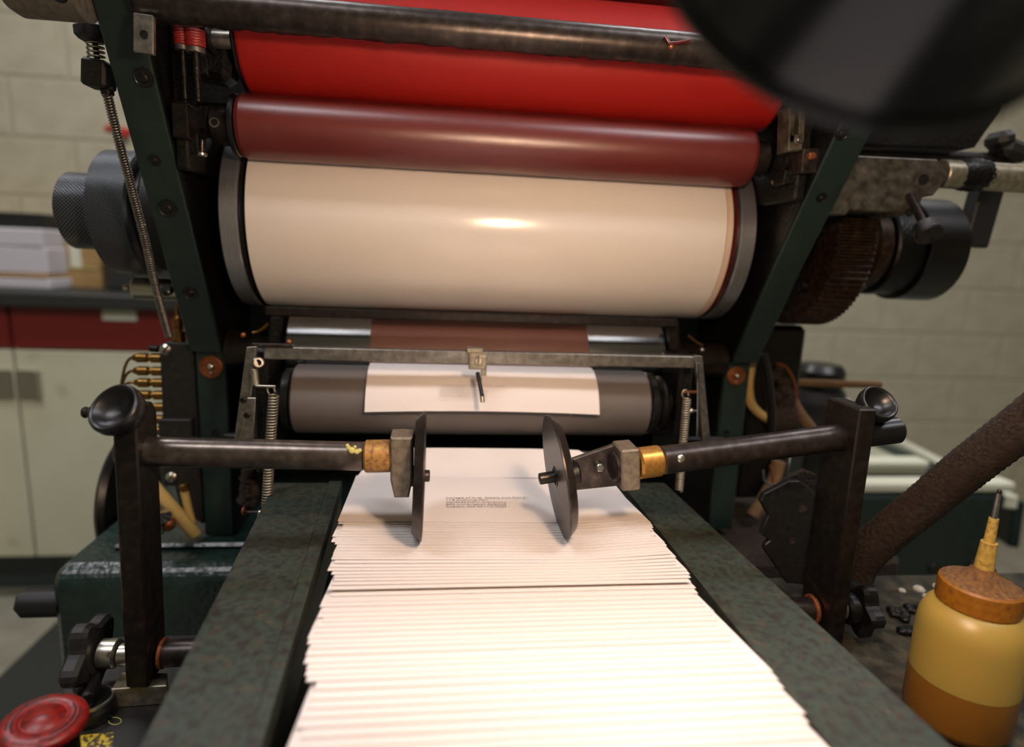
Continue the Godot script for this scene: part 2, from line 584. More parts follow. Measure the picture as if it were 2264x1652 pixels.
# ---------------------------------------------------------------- room
func room() -> void:
	struct(mb().box(Vector3(0.3, -1.105, 0.2), Vector3(7.4, 0.1, 5.6)), "floor", M.floor, "beige grey painted concrete floor", "floor")
	struct(mb().box(Vector3(0.3, 1.855, 0.2), Vector3(7.4, 0.1, 5.6)), "ceiling", M.ceiling, "white ceiling of the print shop", "ceiling")
	struct(mb().box(Vector3(-3.35, 0.4, 0.2), Vector3(0.1, 3.1, 5.6)), "wall_left", M.wall, "beige painted side wall beyond the cabinets", "wall")
	struct(mb().box(Vector3(3.95, 0.4, 0.2), Vector3(0.1, 3.1, 5.6)), "wall_right", M.wall, "beige painted side wall beyond the feeder", "wall")
	struct(mb().box(Vector3(0.3, 0.4, 2.95), Vector3(7.4, 3.1, 0.1)), "wall_front", M.wall, "beige painted wall behind the operator", "wall")
	var wb := struct(mb().box(Vector3(0.3, 0.4, -2.506), Vector3(7.4, 3.1, 0.1)), "wall_back", M.mortar, "beige painted concrete block wall behind the press", "wall")
	# blocks proud of the mortar, running bond
	var shared: ArrayMesh = mb().box(Vector3.ZERO, Vector3(0.39, 0.191, 0.03), Basis.IDENTITY, 0.004).mesh(Vector3.ZERO)
	var half: ArrayMesh = mb().box(Vector3.ZERO, Vector3(0.19, 0.191, 0.03), Basis.IDENTITY, 0.004).mesh(Vector3.ZERO)
	for r in 13:
		for c in 14:
			var b := MeshInstance3D.new()
			b.name = "block"
			b.mesh = shared
			b.material_override = M.block
			wb.add_child(b, true)
			b.position = Vector3(-2.25 + 0.4 * c + (0.2 if r % 2 else 0.0) - 0.053, 0.1 + 0.2 * r, -2.468)
	# rubber mat on the floor
	var m := mb().box(Vector3(-0.72, -1.049, -1.0), Vector3(0.65, 0.012, 1.4), Basis.IDENTITY, 0.004)
	var t := single(m, "rubber_floor_mat", M.mat_rubber, "dark ribbed rubber mat on the floor beside the press", "mat", Vector3(-0.72, -1.055, -1.0))
	t.rotation.y = 0.0

func background_left() -> void:
	var zf := -1.8
	# two base units: red drawer over white door
	var seam := pz(48, 960, zf).x
	var top := -0.182
	var red_low := pz(150, 774, zf).y
	var low := pz(150, 1232, zf).y
	var units := [[seam - 0.92, seam, "white base cabinet with red drawer, next to the corner seam", -1], [seam, seam + 0.92, "white base cabinet with red labelled drawer behind the brass fittings", 1]]
	for u in units:
		var x0: float = u[0]
		var x1: float = u[1]
		var mid := (x0 + x1) / 2
		var t := thing("base_cabinet", u[2], "cabinet", Vector3(mid, -1.055, zf - 0.28), "base cabinets along the block wall")
		part(mb().box(Vector3(mid, (top + low) / 2 - 0.005, zf - 0.30), Vector3(x1 - x0 - 0.002, top - low, 0.56), Basis.IDENTITY, 0.002), "body", M.cab_white, t)
		part(mb().box(Vector3(mid, (low - 1.055) / 2, zf - 0.33), Vector3(x1 - x0 - 0.002, low + 1.055, 0.5)), "kick_plate", M.kick, t)
		var d := part(mb().box(Vector3(mid, (top + red_low) / 2, zf - 0.01), Vector3(x1 - x0 - 0.006, top - red_low - 0.004, 0.02), Basis.IDENTITY, 0.003), "drawer", M.cab_red, t, "red drawer front")
		if u[3] > 0:
			var a := pz(226, 684, zf)
			var b := pz(304, 710, zf)
			var lab := part(mb().box(Vector3((a.x + b.x) / 2, (a.y + b.y) / 2, zf + 0.002), Vector3(b.x - a.x, a.y - b.y, 0.004), Basis.IDENTITY, 0.001), "label_holder", M.nickel, d, "steel label holder")
			lab.material_override = M.white_edge
		var door := part(mb().box(Vector3(mid, (red_low + low) / 2, zf - 0.01), Vector3(x1 - x0 - 0.006, red_low - low - 0.006, 0.02), Basis.IDENTITY, 0.003), "door", M.cab_white, t)
		var sgn: float = -u[3]
		var hx: float = seam + u[3] * 0.036
		var ha := pz(38, 818, zf).y
		var hb := pz(38, 882, zf).y
		var h := mb()
		h.box(Vector3(hx, (ha + hb) / 2, zf + 0.003), Vector3(0.06, ha - hb, 0.006), Basis.IDENTITY, 0.001)
		h.box(Vector3(hx + sgn * -0.026, (ha + hb) / 2, zf + 0.012), Vector3(0.008, ha - hb, 0.02), Basis.IDENTITY, 0.002)
		part(h, "handle", M.nickel, door, "steel pull handle")
	single(mb().box(Vector3(seam, -0.163, zf - 0.285), Vector3(1.86, 0.04, 0.63), Basis.IDENTITY, 0.005), "countertop", M.counter, "black laboratory countertop over the red drawers", "countertop", Vector3(seam, -0.182, zf - 0.285))
	var cy := -0.143
	# paper heap: separate reams, a little askew
	var x := pz(142, 600, -1.89).x - 0.195
	var yy := cy
	var rng := RandomNumberGenerator.new()
	rng.seed = 4
	var hs := [0.03, 0.012, 0.075, 0.05]
	var ms := [M.loose_paper, M.card, M.loose_paper, M.loose_paper]
	var ls := ["white paper bundle lying flat on the black countertop", "brown card sheet between white paper bundles on the countertop", "thick white crumpled paper bundle on the brown card", "grey white paper packet on top of the bundles"]
	for k in 4:
		var c := Vector3(x + rng.randf_range(-0.01, 0.01), yy + hs[k] / 2, -2.02)
		var wob := rng.randf_range(-3.0, 3.0)
		var bb := mb().box(c, Vector3(0.30, hs[k], 0.26), Basis(Vector3.UP, deg_to_rad(wob)), 0.004)
		single(bb, ["paper_bundle", "card_sheet", "paper_bundle", "paper_packet"][k], ms[k], ls[k], "paper", Vector3(c.x, yy, c.z))
		yy += hs[k]
	# cardboard box
	var a := pz(147, 640, -1.98)
	var b := pz(224, 640, -1.98)
	var bt := thing("cardboard_box", "brown cardboard box with taped flap beside the paper bundles", "box", Vector3((a.x + b.x) / 2, cy, -2.1))
	var bc := Vector3((a.x + b.x) / 2, cy + 0.09, -2.1)
	part(mb().box(bc, Vector3(b.x - a.x, 0.18, 0.22), Basis.IDENTITY, 0.003), "body", M.card, bt)
	part(mb().box(bc + Vector3(0, -0.03, 0.111), Vector3(b.x - a.x - 0.01, 0.004, 0.003)), "seam", M.stain, bt)
	part(mb().box(bc + Vector3(-0.02, 0.02, 0.1108), Vector3(0.03, 0.1, 0.0025)), "tape", M.white_edge, bt)
	# black appliance
	var k0 := pz(226, 640, -1.95)
	var kt := thing("black_equipment_case", "black box shaped equipment case on the countertop beside cardboard box", "case", Vector3(k0.x + 0.16, cy, -2.05))
	part(mb().box(Vector3(k0.x + 0.17, cy + 0.06, -2.05), Vector3(0.3, 0.12, 0.24), Basis.IDENTITY, 0.008), "body", M.counter, kt)
	part(mb().box(Vector3(k0.x + 0.17, cy + 0.125, -2.05), Vector3(0.28, 0.012, 0.22), Basis.IDENTITY, 0.004), "lid", M.black, kt)
	# shelf on the wall
	var s := pz(0, 478, -2.2)
	var s2 := pz(108, 495, -2.2)
	var st := thing("wall_shelf", "tan wooden wall shelf over the paper bundles", "shelf", Vector3(s.x, s2.y, -2.45))
	part(mb().box(Vector3(s2.x - 0.5, s2.y + 0.012, -2.325), Vector3(1.0, 0.026, 0.25), Basis.IDENTITY, 0.003), "board", M.shelf, st)
	part(mb().box(Vector3(s2.x - 0.12, s2.y - 0.06, -2.44), Vector3(0.02, 0.12, 0.02)), "bracket", M.black, st)
	single(mb().box(Vector3(x + 0.0, yy + 0.022, -2.03), Vector3(0.27, 0.043, 0.22), Basis.IDENTITY, 0.004), "dark_binder", M.black_matt, "flat black binder lying on the paper bundles under the shelf", "binder", Vector3(x, yy, -2.03))
	# red tag on the wall
	var rt := pz(262, 287, -2.45)
	var tg := thing("red_wall_hook", "small red plastic hook on the block wall", "hook", rt)
	part(mb().box(rt, Vector3(0.09, 0.02, 0.012), Basis(Vector3.FORWARD, 0.12), 0.004), "plate", M.red_tape, tg)
	part(mb().box(rt + Vector3(0.02, -0.012, 0.012), Vector3(0.03, 0.03, 0.02), Basis.IDENTITY, 0.005), "prong", M.red_tape, tg)

func background_right() -> void:
	# feeder cabinet: green box with pale frame and glazed tray
	var zf := -1.05
	var y0 := pz(2060, 1092, zf).y
	var x0 := 0.5
	var x1 := pz(2212, 1200, zf).x
	var t := thing("feeder_cabinet", "dark green machine cabinet with pale rimmed trays behind the press", "machine cabinet", Vector3(0.9, -1.055, zf - 0.4))
	var yb := -1.055
	part(mb().box(Vector3((x0 + x1) / 2, (y0 + yb) / 2, zf - 0.45), Vector3(x1 - x0, y0 - yb, 0.9), Basis.IDENTITY, 0.01), "body", M.green, t)
	for h in [[1945, 1262], [2065, 1258], [2152, 1252], [2105, 1284]]:
		var p := pz(h[0], h[1], zf)
		part(mb().cyl(p - Vector3(0, 0, 0.004), p + Vector3(0, 0, 0.004), 0.013, 0.002, 20), "hole_plug", M.black, t)
	var e1 := pz(1990, 1088, zf).y
	part(mb().box(Vector3((x0 + x1) / 2, e1 + 0.008, zf - 0.02), Vector3(x1 - x0 + 0.02, 0.02, 0.04), Basis.IDENTITY, 0.004), "front_rim", M.white_edge, t)
	var ym := pz(1990, 1028, zf - 0.1).y
	part(mb().box(Vector3((x0 + x1) / 2 - 0.06, (e1 + ym) / 2 + 0.005, zf - 0.09), Vector3(x1 - x0 - 0.12, ym - e1, 0.02), Basis.IDENTITY, 0.003), "tray_front", M.grey_plastic, t)
	part(mb().box(Vector3((x0 + x1) / 2 - 0.06, ym + 0.006, zf - 0.1), Vector3(x1 - x0 - 0.11, 0.016, 0.04), Basis.IDENTITY, 0.004), "tray_rim", M.white_edge, t)
	part(mb().box(Vector3((x0 + x1) / 2 - 0.06, ym - 0.01, zf - 0.5), Vector3(x1 - x0 - 0.14, 0.02, 0.74), Basis.IDENTITY, 0.003), "tray_floor", M.grey_plastic, t)
	# sloping side rail of the tray, running back
	var ra := pz(2230, 1110, zf - 0.02)
	var rb := pz(1975, 975, zf - 0.75)
	var dir := (rb - ra)
	var bs := Basis.looking_at(dir.normalized(), Vector3.UP)
	part(mb().box((ra + rb) / 2, Vector3(0.035, 0.03, dir.length()), bs, 0.004), "side_rim", M.white_edge, t)
	part(mb().box((ra + rb) / 2 + Vector3(0.03, -0.05, 0), Vector3(0.02, 0.1, dir.length()), bs, 0.003), "side_panel", M.green, t)
	# pale post at the corner
	var pp := pz(2240, 1300, zf + 0.02)
	single(mb().box(Vector3(pp.x + 0.055, (y0 - 1.055) / 2 + 0.02, zf + 0.07), Vector3(0.075, y0 + 1.055 - 0.04, 0.07), Basis.IDENTITY, 0.006), "corner_post", M.grey_plastic, "pale grey upright post at the corner of the feeder cabinet", "post", Vector3(pp.x + 0.055, -1.055, zf - 0.02))
	# black filter bowl with domed lid
	var j := pz(1838, 930, -0.98)
	var jr := 0.043
	var jt := thing("vacuum_filter", "black cylindrical vacuum filter with domed lid behind the press", "filter", j + Vector3(0, -0.04, -0.05))
	var jc := j + Vector3(0, -0.06, -0.05)
	var jh := pz(1838, 860, -1.03).y - jc.y
	part(mb().lathe([Vector2(0, 0), Vector2(jr * 1.15, 0), Vector2(jr * 1.15, jh - 0.02), Vector2(jr * 1.05, jh), Vector2(0, jh)], jc, Vector3.UP, 36), "bowl", M.rubber, jt)
	part(mb().lathe([Vector2(0, jh), Vector2(jr * 0.9, jh), Vector2(jr * 0.98, jh + 0.012), Vector2(jr * 0.98, jh + 0.035), Vector2(jr * 0.8, jh + 0.046), Vector2(0, jh + 0.05)], jc, Vector3.UP, 36), "lid", M.black, jt)
	part(mb().box(jc + Vector3(0.03, jh - 0.045, jr * 1.02), Vector3(0.012, 0.07, 0.006), Basis(Vector3.UP, 0.5), 0.002), "sight_glass", M.loose_paper, jt, "pale sight strip")
	part(mb().ball(jc + Vector3(0.008, jh - 0.035, jr * 1.15), 0.006, 12, 0.5, Vector3.BACK), "sticker", M.yellow, jt, "yellow dot sticker")
	part(mb().box(jc + Vector3(0, -0.03, 0), Vector3(0.05, 0.08, 0.05), Basis.IDENTITY, 0.004), "stand", M.black_matt, jt)
	# dusty threaded rod
	var r0 := pz(1712, 845, -0.73)
	var r1 := pz(1950, 851, -0.73)
	var rt := thing("threaded_rod", "dusty brown threaded rod sticking out past the black filter", "rod", r0)
	var pr := []
	var nn := 70
	var ll := r0.distance_to(r1)
	pr.append(Vector2(0, 0))
	for i in nn:
		pr.append(Vector2(0.0044 if i % 2 else 0.0052, ll * i / nn))
	pr.append(Vector2(0, ll))
	part(mb().lathe(pr, r0, r1 - r0, 14), "thread", M.fuzz, rt)
	part(mb().cyl(r0 - Vector3(0.02, 0, 0), r0 + Vector3(0.004, 0, 0), 0.01, 0.002, 6), "nut", M.dust, rt)

# ---------------------------------------------------------------- press frame
func press_frame() -> void:
	var lean := Vector2(0.894, 0.447)
	for side in [-1, 1]:
		var x0 := -0.25 if side < 0 else 0.323
		var pts: Array
		if side < 0:
			pts = [Vector2(0.27, -0.456), Vector2(0.136, -0.523), Vector2(0.04, -0.571), Vector2(-0.098, -0.640), Vector2(-0.106, -0.643), Vector2(-0.108, -0.655), Vector2(-0.31, -0.655), Vector2(-0.31, -0.95), Vector2(0.27, -0.95)]
		else:
			pts = [Vector2(0.27, -0.40), Vector2(0.113, -0.503), Vector2(0.0, -0.577), Vector2(-0.094, -0.634), Vector2(-0.104, -0.638), Vector2(-0.106, -0.655), Vector2(-0.31, -0.655), Vector2(-0.31, -0.95), Vector2(0.27, -0.95)]
		var t := thing("press_side_frame", "dark green side frame of the press " + ("beside the knurled handwheel" if side < 0 else "beside the oily gear"), "machine frame", Vector3(x0 + 0.015, -0.31, -0.655), "")
		var poly := PackedVector2Array()
		for p in pts:
			poly.append(Vector2(p.x, p.y))
		part(mb().prism(poly, Vector3(x0, 0, 0), Vector3(0, 1, 0), Vector3(0, 0, 1), Vector3(0.03, 0, 0), 0.0012), "plate", M.green, t)
		var lin := PackedVector2Array()
		for k in pts.size():
			var q: Vector2 = pts[k]
			lin.append(Vector2(q.x, q.y - (0.0035 if k < 7 else -0.01)))
		part(mb().prism(lin, Vector3(-0.2199 if side < 0 else 0.3229, 0, 0), Vector3(0, 1, 0), Vector3(0, 0, 1), Vector3(0.0008 * -side, 0, 0)), "inner_face", M.oily, t, "oil blackened inner face")
		# screws set in the leaning face and the upright
		var a := Vector3(x0, pts[1].x, pts[1].y)
		var b := Vector3(x0, pts[3].x, pts[3].y)
		var n := Vector3(1, 0, 0).cross((a - b).normalized()).normalized()
		if n.z < 0:
			n = -n
		var holes := [[317, 172, 0.0066], [341, 355, 0.0045], [370, 461, 0.0072], [421, 648, 0.0063]] if side < 0 else [[1817, 438, 0.004], [1862, 296, 0.005]]
		for h in holes:
			var p := pn(h[0], h[1], b, n)
			var r: float = h[2]
			part(mb().lathe([Vector2(r * 1.15, -0.0005), Vector2(r * 1.15, 0.0006), Vector2(r, 0.0006), Vector2(r * 0.92, 0.0002), Vector2(0, 0.0002)], p, n, 24), "screw_recess", M.black, t)
			part(mb().ball(p + n * 0.0002, r * 0.62, 16, 0.5, n), "socket_screw", M.black_steel, t)
		var up := [[467, 811, 0.0115], [475, 958, 0.0035]] if side < 0 else [[1627, 831, 0.0105], [1605, 958, 0.004]]
		for k in 2:
			var h: Array = up[k]
			var p := pz(h[0], h[1], -0.6548)
			var r: float = h[2]
			var zz := Vector3(0, 0, 1)
			if k == 0:
				var boss := part(mb().lathe([Vector2(r, 0), Vector2(r, 0.0016), Vector2(r * 0.88, 0.002), Vector2(r * 0.78, 0.0005), Vector2(0, 0.0005)], p, zz, 32), "oiler_boss", M.copper, t, "copper coloured oiler recess")
				part(mb().lathe([Vector2(r * 0.34, 0), Vector2(r * 0.34, 0.003), Vector2(r * 0.2, 0.005), Vector2(0, 0.0055)], p + Vector3(0.0005, 0.0005, 0), zz, 20, true), "grease_nipple", M.nickel, boss, "bright grease nipple")
				part(mb().ball(p + Vector3(0.0, -0.0065, 0.0015), r * 0.17, 12), "pin", M.steel, boss)
			else:
				part(mb().lathe([Vector2(r, 0), Vector2(r, 0.0008), Vector2(r * 0.8, 0.0008), Vector2(r * 0.7, 0.0001), Vector2(0, 0.0001)], p, zz, 20), "screw_recess", M.black, t)
	# back bulkhead and crosspieces hidden in the dark
	single(mb().box(Vector3(0.0515, -0.02, -0.94), Vector3(0.54, 0.57, 0.02)), "press_back_panel", M.oily, "black oily back panel between the side frames", "panel", Vector3(0.0515, -0.37, -0.94))
	# base casting on the left
	var t := thing("press_base_casting", "glossy dark green base casting with rounded edges under the left frame", "machine base", Vector3(-0.3, -0.7, -0.64))
	var pr := PackedVector2Array()
	for i in 9:
		var an := PI / 2 * i / 8
		pr.append(Vector2(-0.345 + 0.035 * cos(an), -0.625 + 0.035 * sin(an)))
	var sec := [Vector2(-0.312, -0.96)]
	for i in 9:
		var an := PI / 2 * i / 8
		sec.append(Vector2(-0.334 + 0.022 * cos(an), -0.606 + 0.022 * sin(an)))
	sec.append(Vector2(-0.70, -0.58))
	sec.append(Vector2(-0.70, -0.96))
	part(mb().prism(PackedVector2Array(sec), Vector3(-0.368, 0, 0), Vector3(0, 1, 0), Vector3(0, 0, 1), Vector3(0.30, 0, 0), 0.008), "casting", M.green_cast, t)
	# ridge across the top
	part(mb().box(Vector3(-0.2, -0.309, -0.635), Vector3(0.26, 0.006, 0.02), Basis.IDENTITY, 0.003), "ledge", M.green_cast, t)
	var hx := px_(80, 1305, -0.405)
	part(mb().lathe([Vector2(0, 0), Vector2(0.011, 0), Vector2(0.014, 0.003), Vector2(0.014, 0.04), Vector2(0, 0.04)], Vector3(-0.405, hx.y, -0.6), Vector3.RIGHT, 6), "hex_plug", M.black_matt, t)
	# base under the right frame
	single(mb().box(Vector3(0.36, -0.51, -0.78), Vector3(0.36, 0.38, 0.36), Basis.IDENTITY, 0.01), "press_base_block", M.dust, "dust covered base block under the right frame", "machine base", Vector3(0.36, -0.70, -0.78))
	# pedestal that carries everything down to the floor
	single(mb().box(Vector3(0.04, -0.88, -0.62), Vector3(0.76, 0.35, 0.66), Basis.IDENTITY, 0.012), "press_pedestal", M.green, "dark green pedestal carrying the press", "machine base", Vector3(0.04, -1.055, -0.62))

func roller(called: String, label: String, y: float, z: float, r: float, x0: float, x1: float, m: Material, shaft_r: float, edge := 0.003, seg := 96) -> Node3D:
	var t := thing(called, label, "roller", Vector3((x0 + x1) / 2, y, z))
	part(mb().lathe([Vector2(0, 0), Vector2(r - edge, 0), Vector2(r - edge * 0.3, edge * 0.3), Vector2(r, edge), Vector2(r, x1 - x0 - edge), Vector2(r - edge * 0.3, x1 - x0 - edge * 0.3), Vector2(r - edge, x1 - x0), Vector2(0, x1 - x0)], Vector3(x0, y, z), Vector3.RIGHT, seg), "sleeve", m, t)
	var s := mb()
	s.cyl(Vector3(-0.2078, y, z), Vector3(x0 - 0.0002, y, z), shaft_r, 0.001)
	part(s, "shaft", M.dark_steel, t)
	part(mb().cyl(Vector3(x1 + 0.0002, y, z), Vector3(0.3112, y, z), shaft_r, 0.001), "shaft", M.dark_steel, t)
	return t

func rollers() -> void:
	var t := roller("ink_drum", "bright red ink drum above the maroon form roller", 0.180, -0.601, 0.05, -0.169, 0.3065, M.red, 0.012)
	part(mb().cyl(Vector3(-0.172, 0.18, -0.601), Vector3(-0.1691, 0.18, -0.601), 0.049, 0.001, 64), "end_cap", M.black, t)
	part(mb().cyl(Vector3(0.3067, 0.18, -0.601), Vector3(0.3095, 0.18, -0.601), 0.049, 0.001, 64), "end_cap", M.black, t)
	roller("ink_oscillator_roller", "dark red roller resting on top of the bright red drum", 0.262, -0.605, 0.033, -0.17, 0.30, M.ink_red, 0.01)
	t = roller("form_roller", "maroon form roller between the red drum and white plate cylinder", 0.1035, -0.593, 0.0273, -0.177, 0.292, M.maroon, 0.011, 0.005)
	part(mb().cyl(Vector3(-0.182, 0.1035, -0.593), Vector3(-0.1771, 0.1035, -0.593), 0.0262, 0.001, 64), "end_cap", M.black, t)
	var hub := part(mb().cyl(Vector3(-0.2, 0.1035, -0.593), Vector3(-0.1821, 0.1035, -0.593), 0.0175, 0.002), "hub", M.black_steel, t)
	var hp := pz(474, 271, -0.5757)
	part(mb().lathe([Vector2(0.0042, -0.002), Vector2(0.0042, 0.0008), Vector2(0.003, 0.0008), Vector2(0.0028, -0.001), Vector2(0, -0.001)], hp, Vector3(0, 0.1, 1), 20), "set_screw", M.steel, hub)
	part(mb().cyl(Vector3(0.2925, 0.1035, -0.593), Vector3(0.309, 0.1035, -0.593), 0.0165, 0.002), "hub", M.dark_steel, t)
	# plate cylinder
	t = thing("plate_cylinder", "large glossy white plate cylinder with steel bearer rings", "cylinder", Vector3(0.055, 0.028, -0.681))
	var c := Vector3(0, 0.028, -0.681)
	part(mb().lathe([Vector2(0, 0), Vector2(0.083, 0), Vector2(0.083, 0.49), Vector2(0, 0.49)], c + Vector3(-0.19, 0, 0), Vector3.RIGHT, 128), "core", M.black, t)
	part(mb().lathe([Vector2(0.082, 0), Vector2(0.0879, 0), Vector2(0.0885, 0.0005), Vector2(0.0885, 0.4555), Vector2(0.082, 0.456)], c + Vector3(-0.177, 0, 0), Vector3.RIGHT, 160), "plate", M.plate, t, "glossy white printing plate")
	part(mb().lathe([Vector2(0.082, 0), Vector2(0.0884, 0), Vector2(0.0884, 0.006), Vector2(0.082, 0.006)], c + Vector3(0.2792, 0, 0), Vector3.RIGHT, 128), "plate_edge", M.plate_edge, t)
	part(mb().lathe([Vector2(0.082, 0), Vector2(0.0868, 0), Vector2(0.0868, 0.003), Vector2(0.082, 0.003)], c + Vector3(0.2875, 0, 0), Vector3.RIGHT, 128), "ink_ring", M.ink_red, t)
	part(mb().lathe([Vector2(0.082, 0), Vector2(0.0868, 0), Vector2(0.0868, 0.0018), Vector2(0.082, 0.0018)], c + Vector3(-0.1815, 0, 0), Vector3.RIGHT, 128), "clamp_ring", M.black_steel, t)
	for xs in [-0.2, 0.2935]:
		part(mb().lathe([Vector2(0.02, 0), Vector2(0.0876, 0), Vector2(0.0888, 0.0012), Vector2(0.0888, 0.0153), Vector2(0.0876, 0.0165), Vector2(0.02, 0.0165)], c + Vector3(xs, 0, 0), Vector3.RIGHT, 128), "bearer_ring", M.bearer, t, "bright steel bearer ring")
	part(mb().cyl(c + Vector3(-0.219, 0, 0), c + Vector3(-0.2, 0, 0), 0.04, 0.002), "journal", M.black_steel, t)
	part(mb().cyl(c + Vector3(0.31, 0, 0), c + Vector3(0.322, 0, 0), 0.04, 0.002), "journal", M.black_steel, t)
	# guide bar under the plate cylinder
	var ga := pz(585, 690, -0.605)
	var gb := pz(1500, 714, -0.605)
	single(mb().box((ga + gb) / 2 + Vector3(0, 0, -0.003), Vector3(gb.x - ga.x, 0.0085, 0.006), Basis.IDENTITY, 0.001), "guide_rail", M.black_steel, "thin dark guide rail under the white plate cylinder", "rail", (ga + gb) / 2)
	# impression drum
	t = thing("impression_cylinder", "chrome impression cylinder wrapped in brown packing", "cylinder", Vector3(0.04, -0.104, -0.664))
	c = Vector3(0, -0.106, -0.664)
	var xa := pz(628, 720, -0.62).x
	var xb := pz(1478, 735, -0.62).x
	part(mb().lathe([Vector2(0, 0), Vector2(0.044, 0), Vector2(0.045, 0.001), Vector2(0.045, xb - xa - 0.001), Vector2(0.044, xb - xa), Vector2(0, xb - xa)], c + Vector3(xa, 0, 0), Vector3.RIGHT, 128), "drum", M.drum, t)
	var sa := pz(817, 725, -0.618).x
	var sb := pz(1306, 735, -0.618).x
	part(mb().lathe([Vector2(0.0445, 0), Vector2(0.0457, 0), Vector2(0.0457, sb - sa), Vector2(0.0445, sb - sa)], c + Vector3(sa, 0, 0), Vector3.RIGHT, 128), "packing_sheet", M.packing, t, "brown packing sheet")
	part(mb().lathe([Vector2(0.0445, 0), Vector2(0.0459, 0), Vector2(0.0459, 0.014), Vector2(0.0445, 0.014)], c + Vector3(sb - 0.015, 0, 0), Vector3.RIGHT, 128), "packing_strip", M.plate_edge, t).material_override = M.packing
	part(mb().cyl(c + Vector3(-0.219, 0, 0), c + Vector3(xa, 0, 0), 0.02, 0.001), "shaft", M.black_steel, t)
	part(mb().cyl(c + Vector3(xb, 0, 0), c + Vector3(0.322, 0, 0), 0.02, 0.001), "shaft", M.black_steel, t)
	# grey delivery roller
	c = Vector3(0, -0.141, -0.592)
	xa = pz(638, 890, -0.559).x
	xb = pz(1443, 895, -0.559).x
	t = thing("delivery_roller", "grey rubber delivery roller under the emerging envelope", "roller", Vector3(0.04, -0.141, -0.592))
	part(mb().lathe([Vector2(0, 0), Vector2(0.0315, 0), Vector2(0.033, 0.0015), Vector2(0.033, xb - xa - 0.0015), Vector2(0.0315, xb - xa), Vector2(0, xb - xa)], c + Vector3(xa, 0, 0), Vector3.RIGHT, 96), "sleeve", M.grey_rubber, t)
	part(mb().cyl(c + Vector3(xb + 0.0002, 0, 0), c + Vector3(xb + 0.011, 0, 0), 0.0315, 0.003, 48), "flange", M.black, t)
	part(mb().cyl(c + Vector3(xb + 0.0115, 0, 0), c + Vector3(xb + 0.022, 0, 0), 0.028, 0.004, 48), "bearing", M.oily, t)
	part(mb().cyl(c + Vector3(xa - 0.012, 0, 0), c + Vector3(xa - 0.0002, 0, 0), 0.029, 0.003, 48), "flange", M.black, t)
	part(mb().cyl(c + Vector3(xa - 0.02, 0, 0), c + Vector3(xa - 0.012, 0, 0), 0.014, 0.001), "shaft", M.oily, t)
	part(mb().cyl(c + Vector3(xb + 0.022, 0, 0), c + Vector3(xb + 0.029, 0, 0), 0.014, 0.001), "shaft", M.oily, t)
	var ct := thing("roller_cheek", "oily black cheek plate at the left end of the grey roller", "bracket", Vector3(xa - 0.03, -0.2, -0.62))
	part(mb().box(Vector3(xa - 0.0275, -0.15, -0.602), Vector3(0.014, 0.12, 0.064), Basis.IDENTITY, 0.003), "plate", M.oily, ct)
	part(mb().cyl(Vector3(-0.2195, -0.195, -0.64), Vector3(xa - 0.0346, -0.195, -0.64), 0.006, 0.001, 20), "tie", M.oily, ct)
	ct = thing("roller_cheek", "oily black cheek plate at the right end of the grey roller", "bracket", Vector3(xb + 0.036, -0.2, -0.62))
	part(mb().box(Vector3(xb + 0.0365, -0.15, -0.602), Vector3(0.014, 0.12, 0.064), Basis.IDENTITY, 0.003), "plate", M.oily, ct)
	part(mb().cyl(Vector3(xb + 0.0436, -0.195, -0.64), Vector3(0.3225, -0.195, -0.64), 0.006, 0.001, 20), "tie", M.oily, ct)
	# tie rod crusted with ink
	var fn := FastNoiseLite.new()
	fn.seed = 7
	fn.frequency = 90.0
	var prof := [Vector2(0, 0)]
	for i in 160:
		prof.append(Vector2(0.0123, 0.543 * i / 159.0))
	prof.append(Vector2(0, 0.543))
	var lump := func(h: float, a: float) -> float:
		var low := maxf(0.0, cos(a - 1.35))
		return fn.get_noise_3d(h, cos(a) * 0.012, sin(a) * 0.012) * (0.0004 + 0.0017 * low)
	t = thing("tie_rod", "dark steel tie rod crusted with dried ink across the red drum", "rod", Vector3(0.05, 0.169, -0.51))
	part(mb().lathe(prof, Vector3(-0.22, 0.1685, -0.51), Vector3.RIGHT, 48, true, lump), "bar", M.dark_steel, t)
	var drip := pz(1484, 103, -0.4978)
	part(mb().ball(drip, 0.0025, 14, 0.8, Vector3(0, -0.4, 1)), "ink_drip", M.copper, t, "amber bead of ink")
	var dr2 := mb()
	dr2.tube(PackedVector3Array([pz(1470, 80, -0.4965), pz(1480, 96, -0.4965), pz(1500, 95, -0.4965), pz(1525, 90, -0.4968)]), 0.0015, 8)
	part(dr2, "ink_smear", M.ink_red, t)

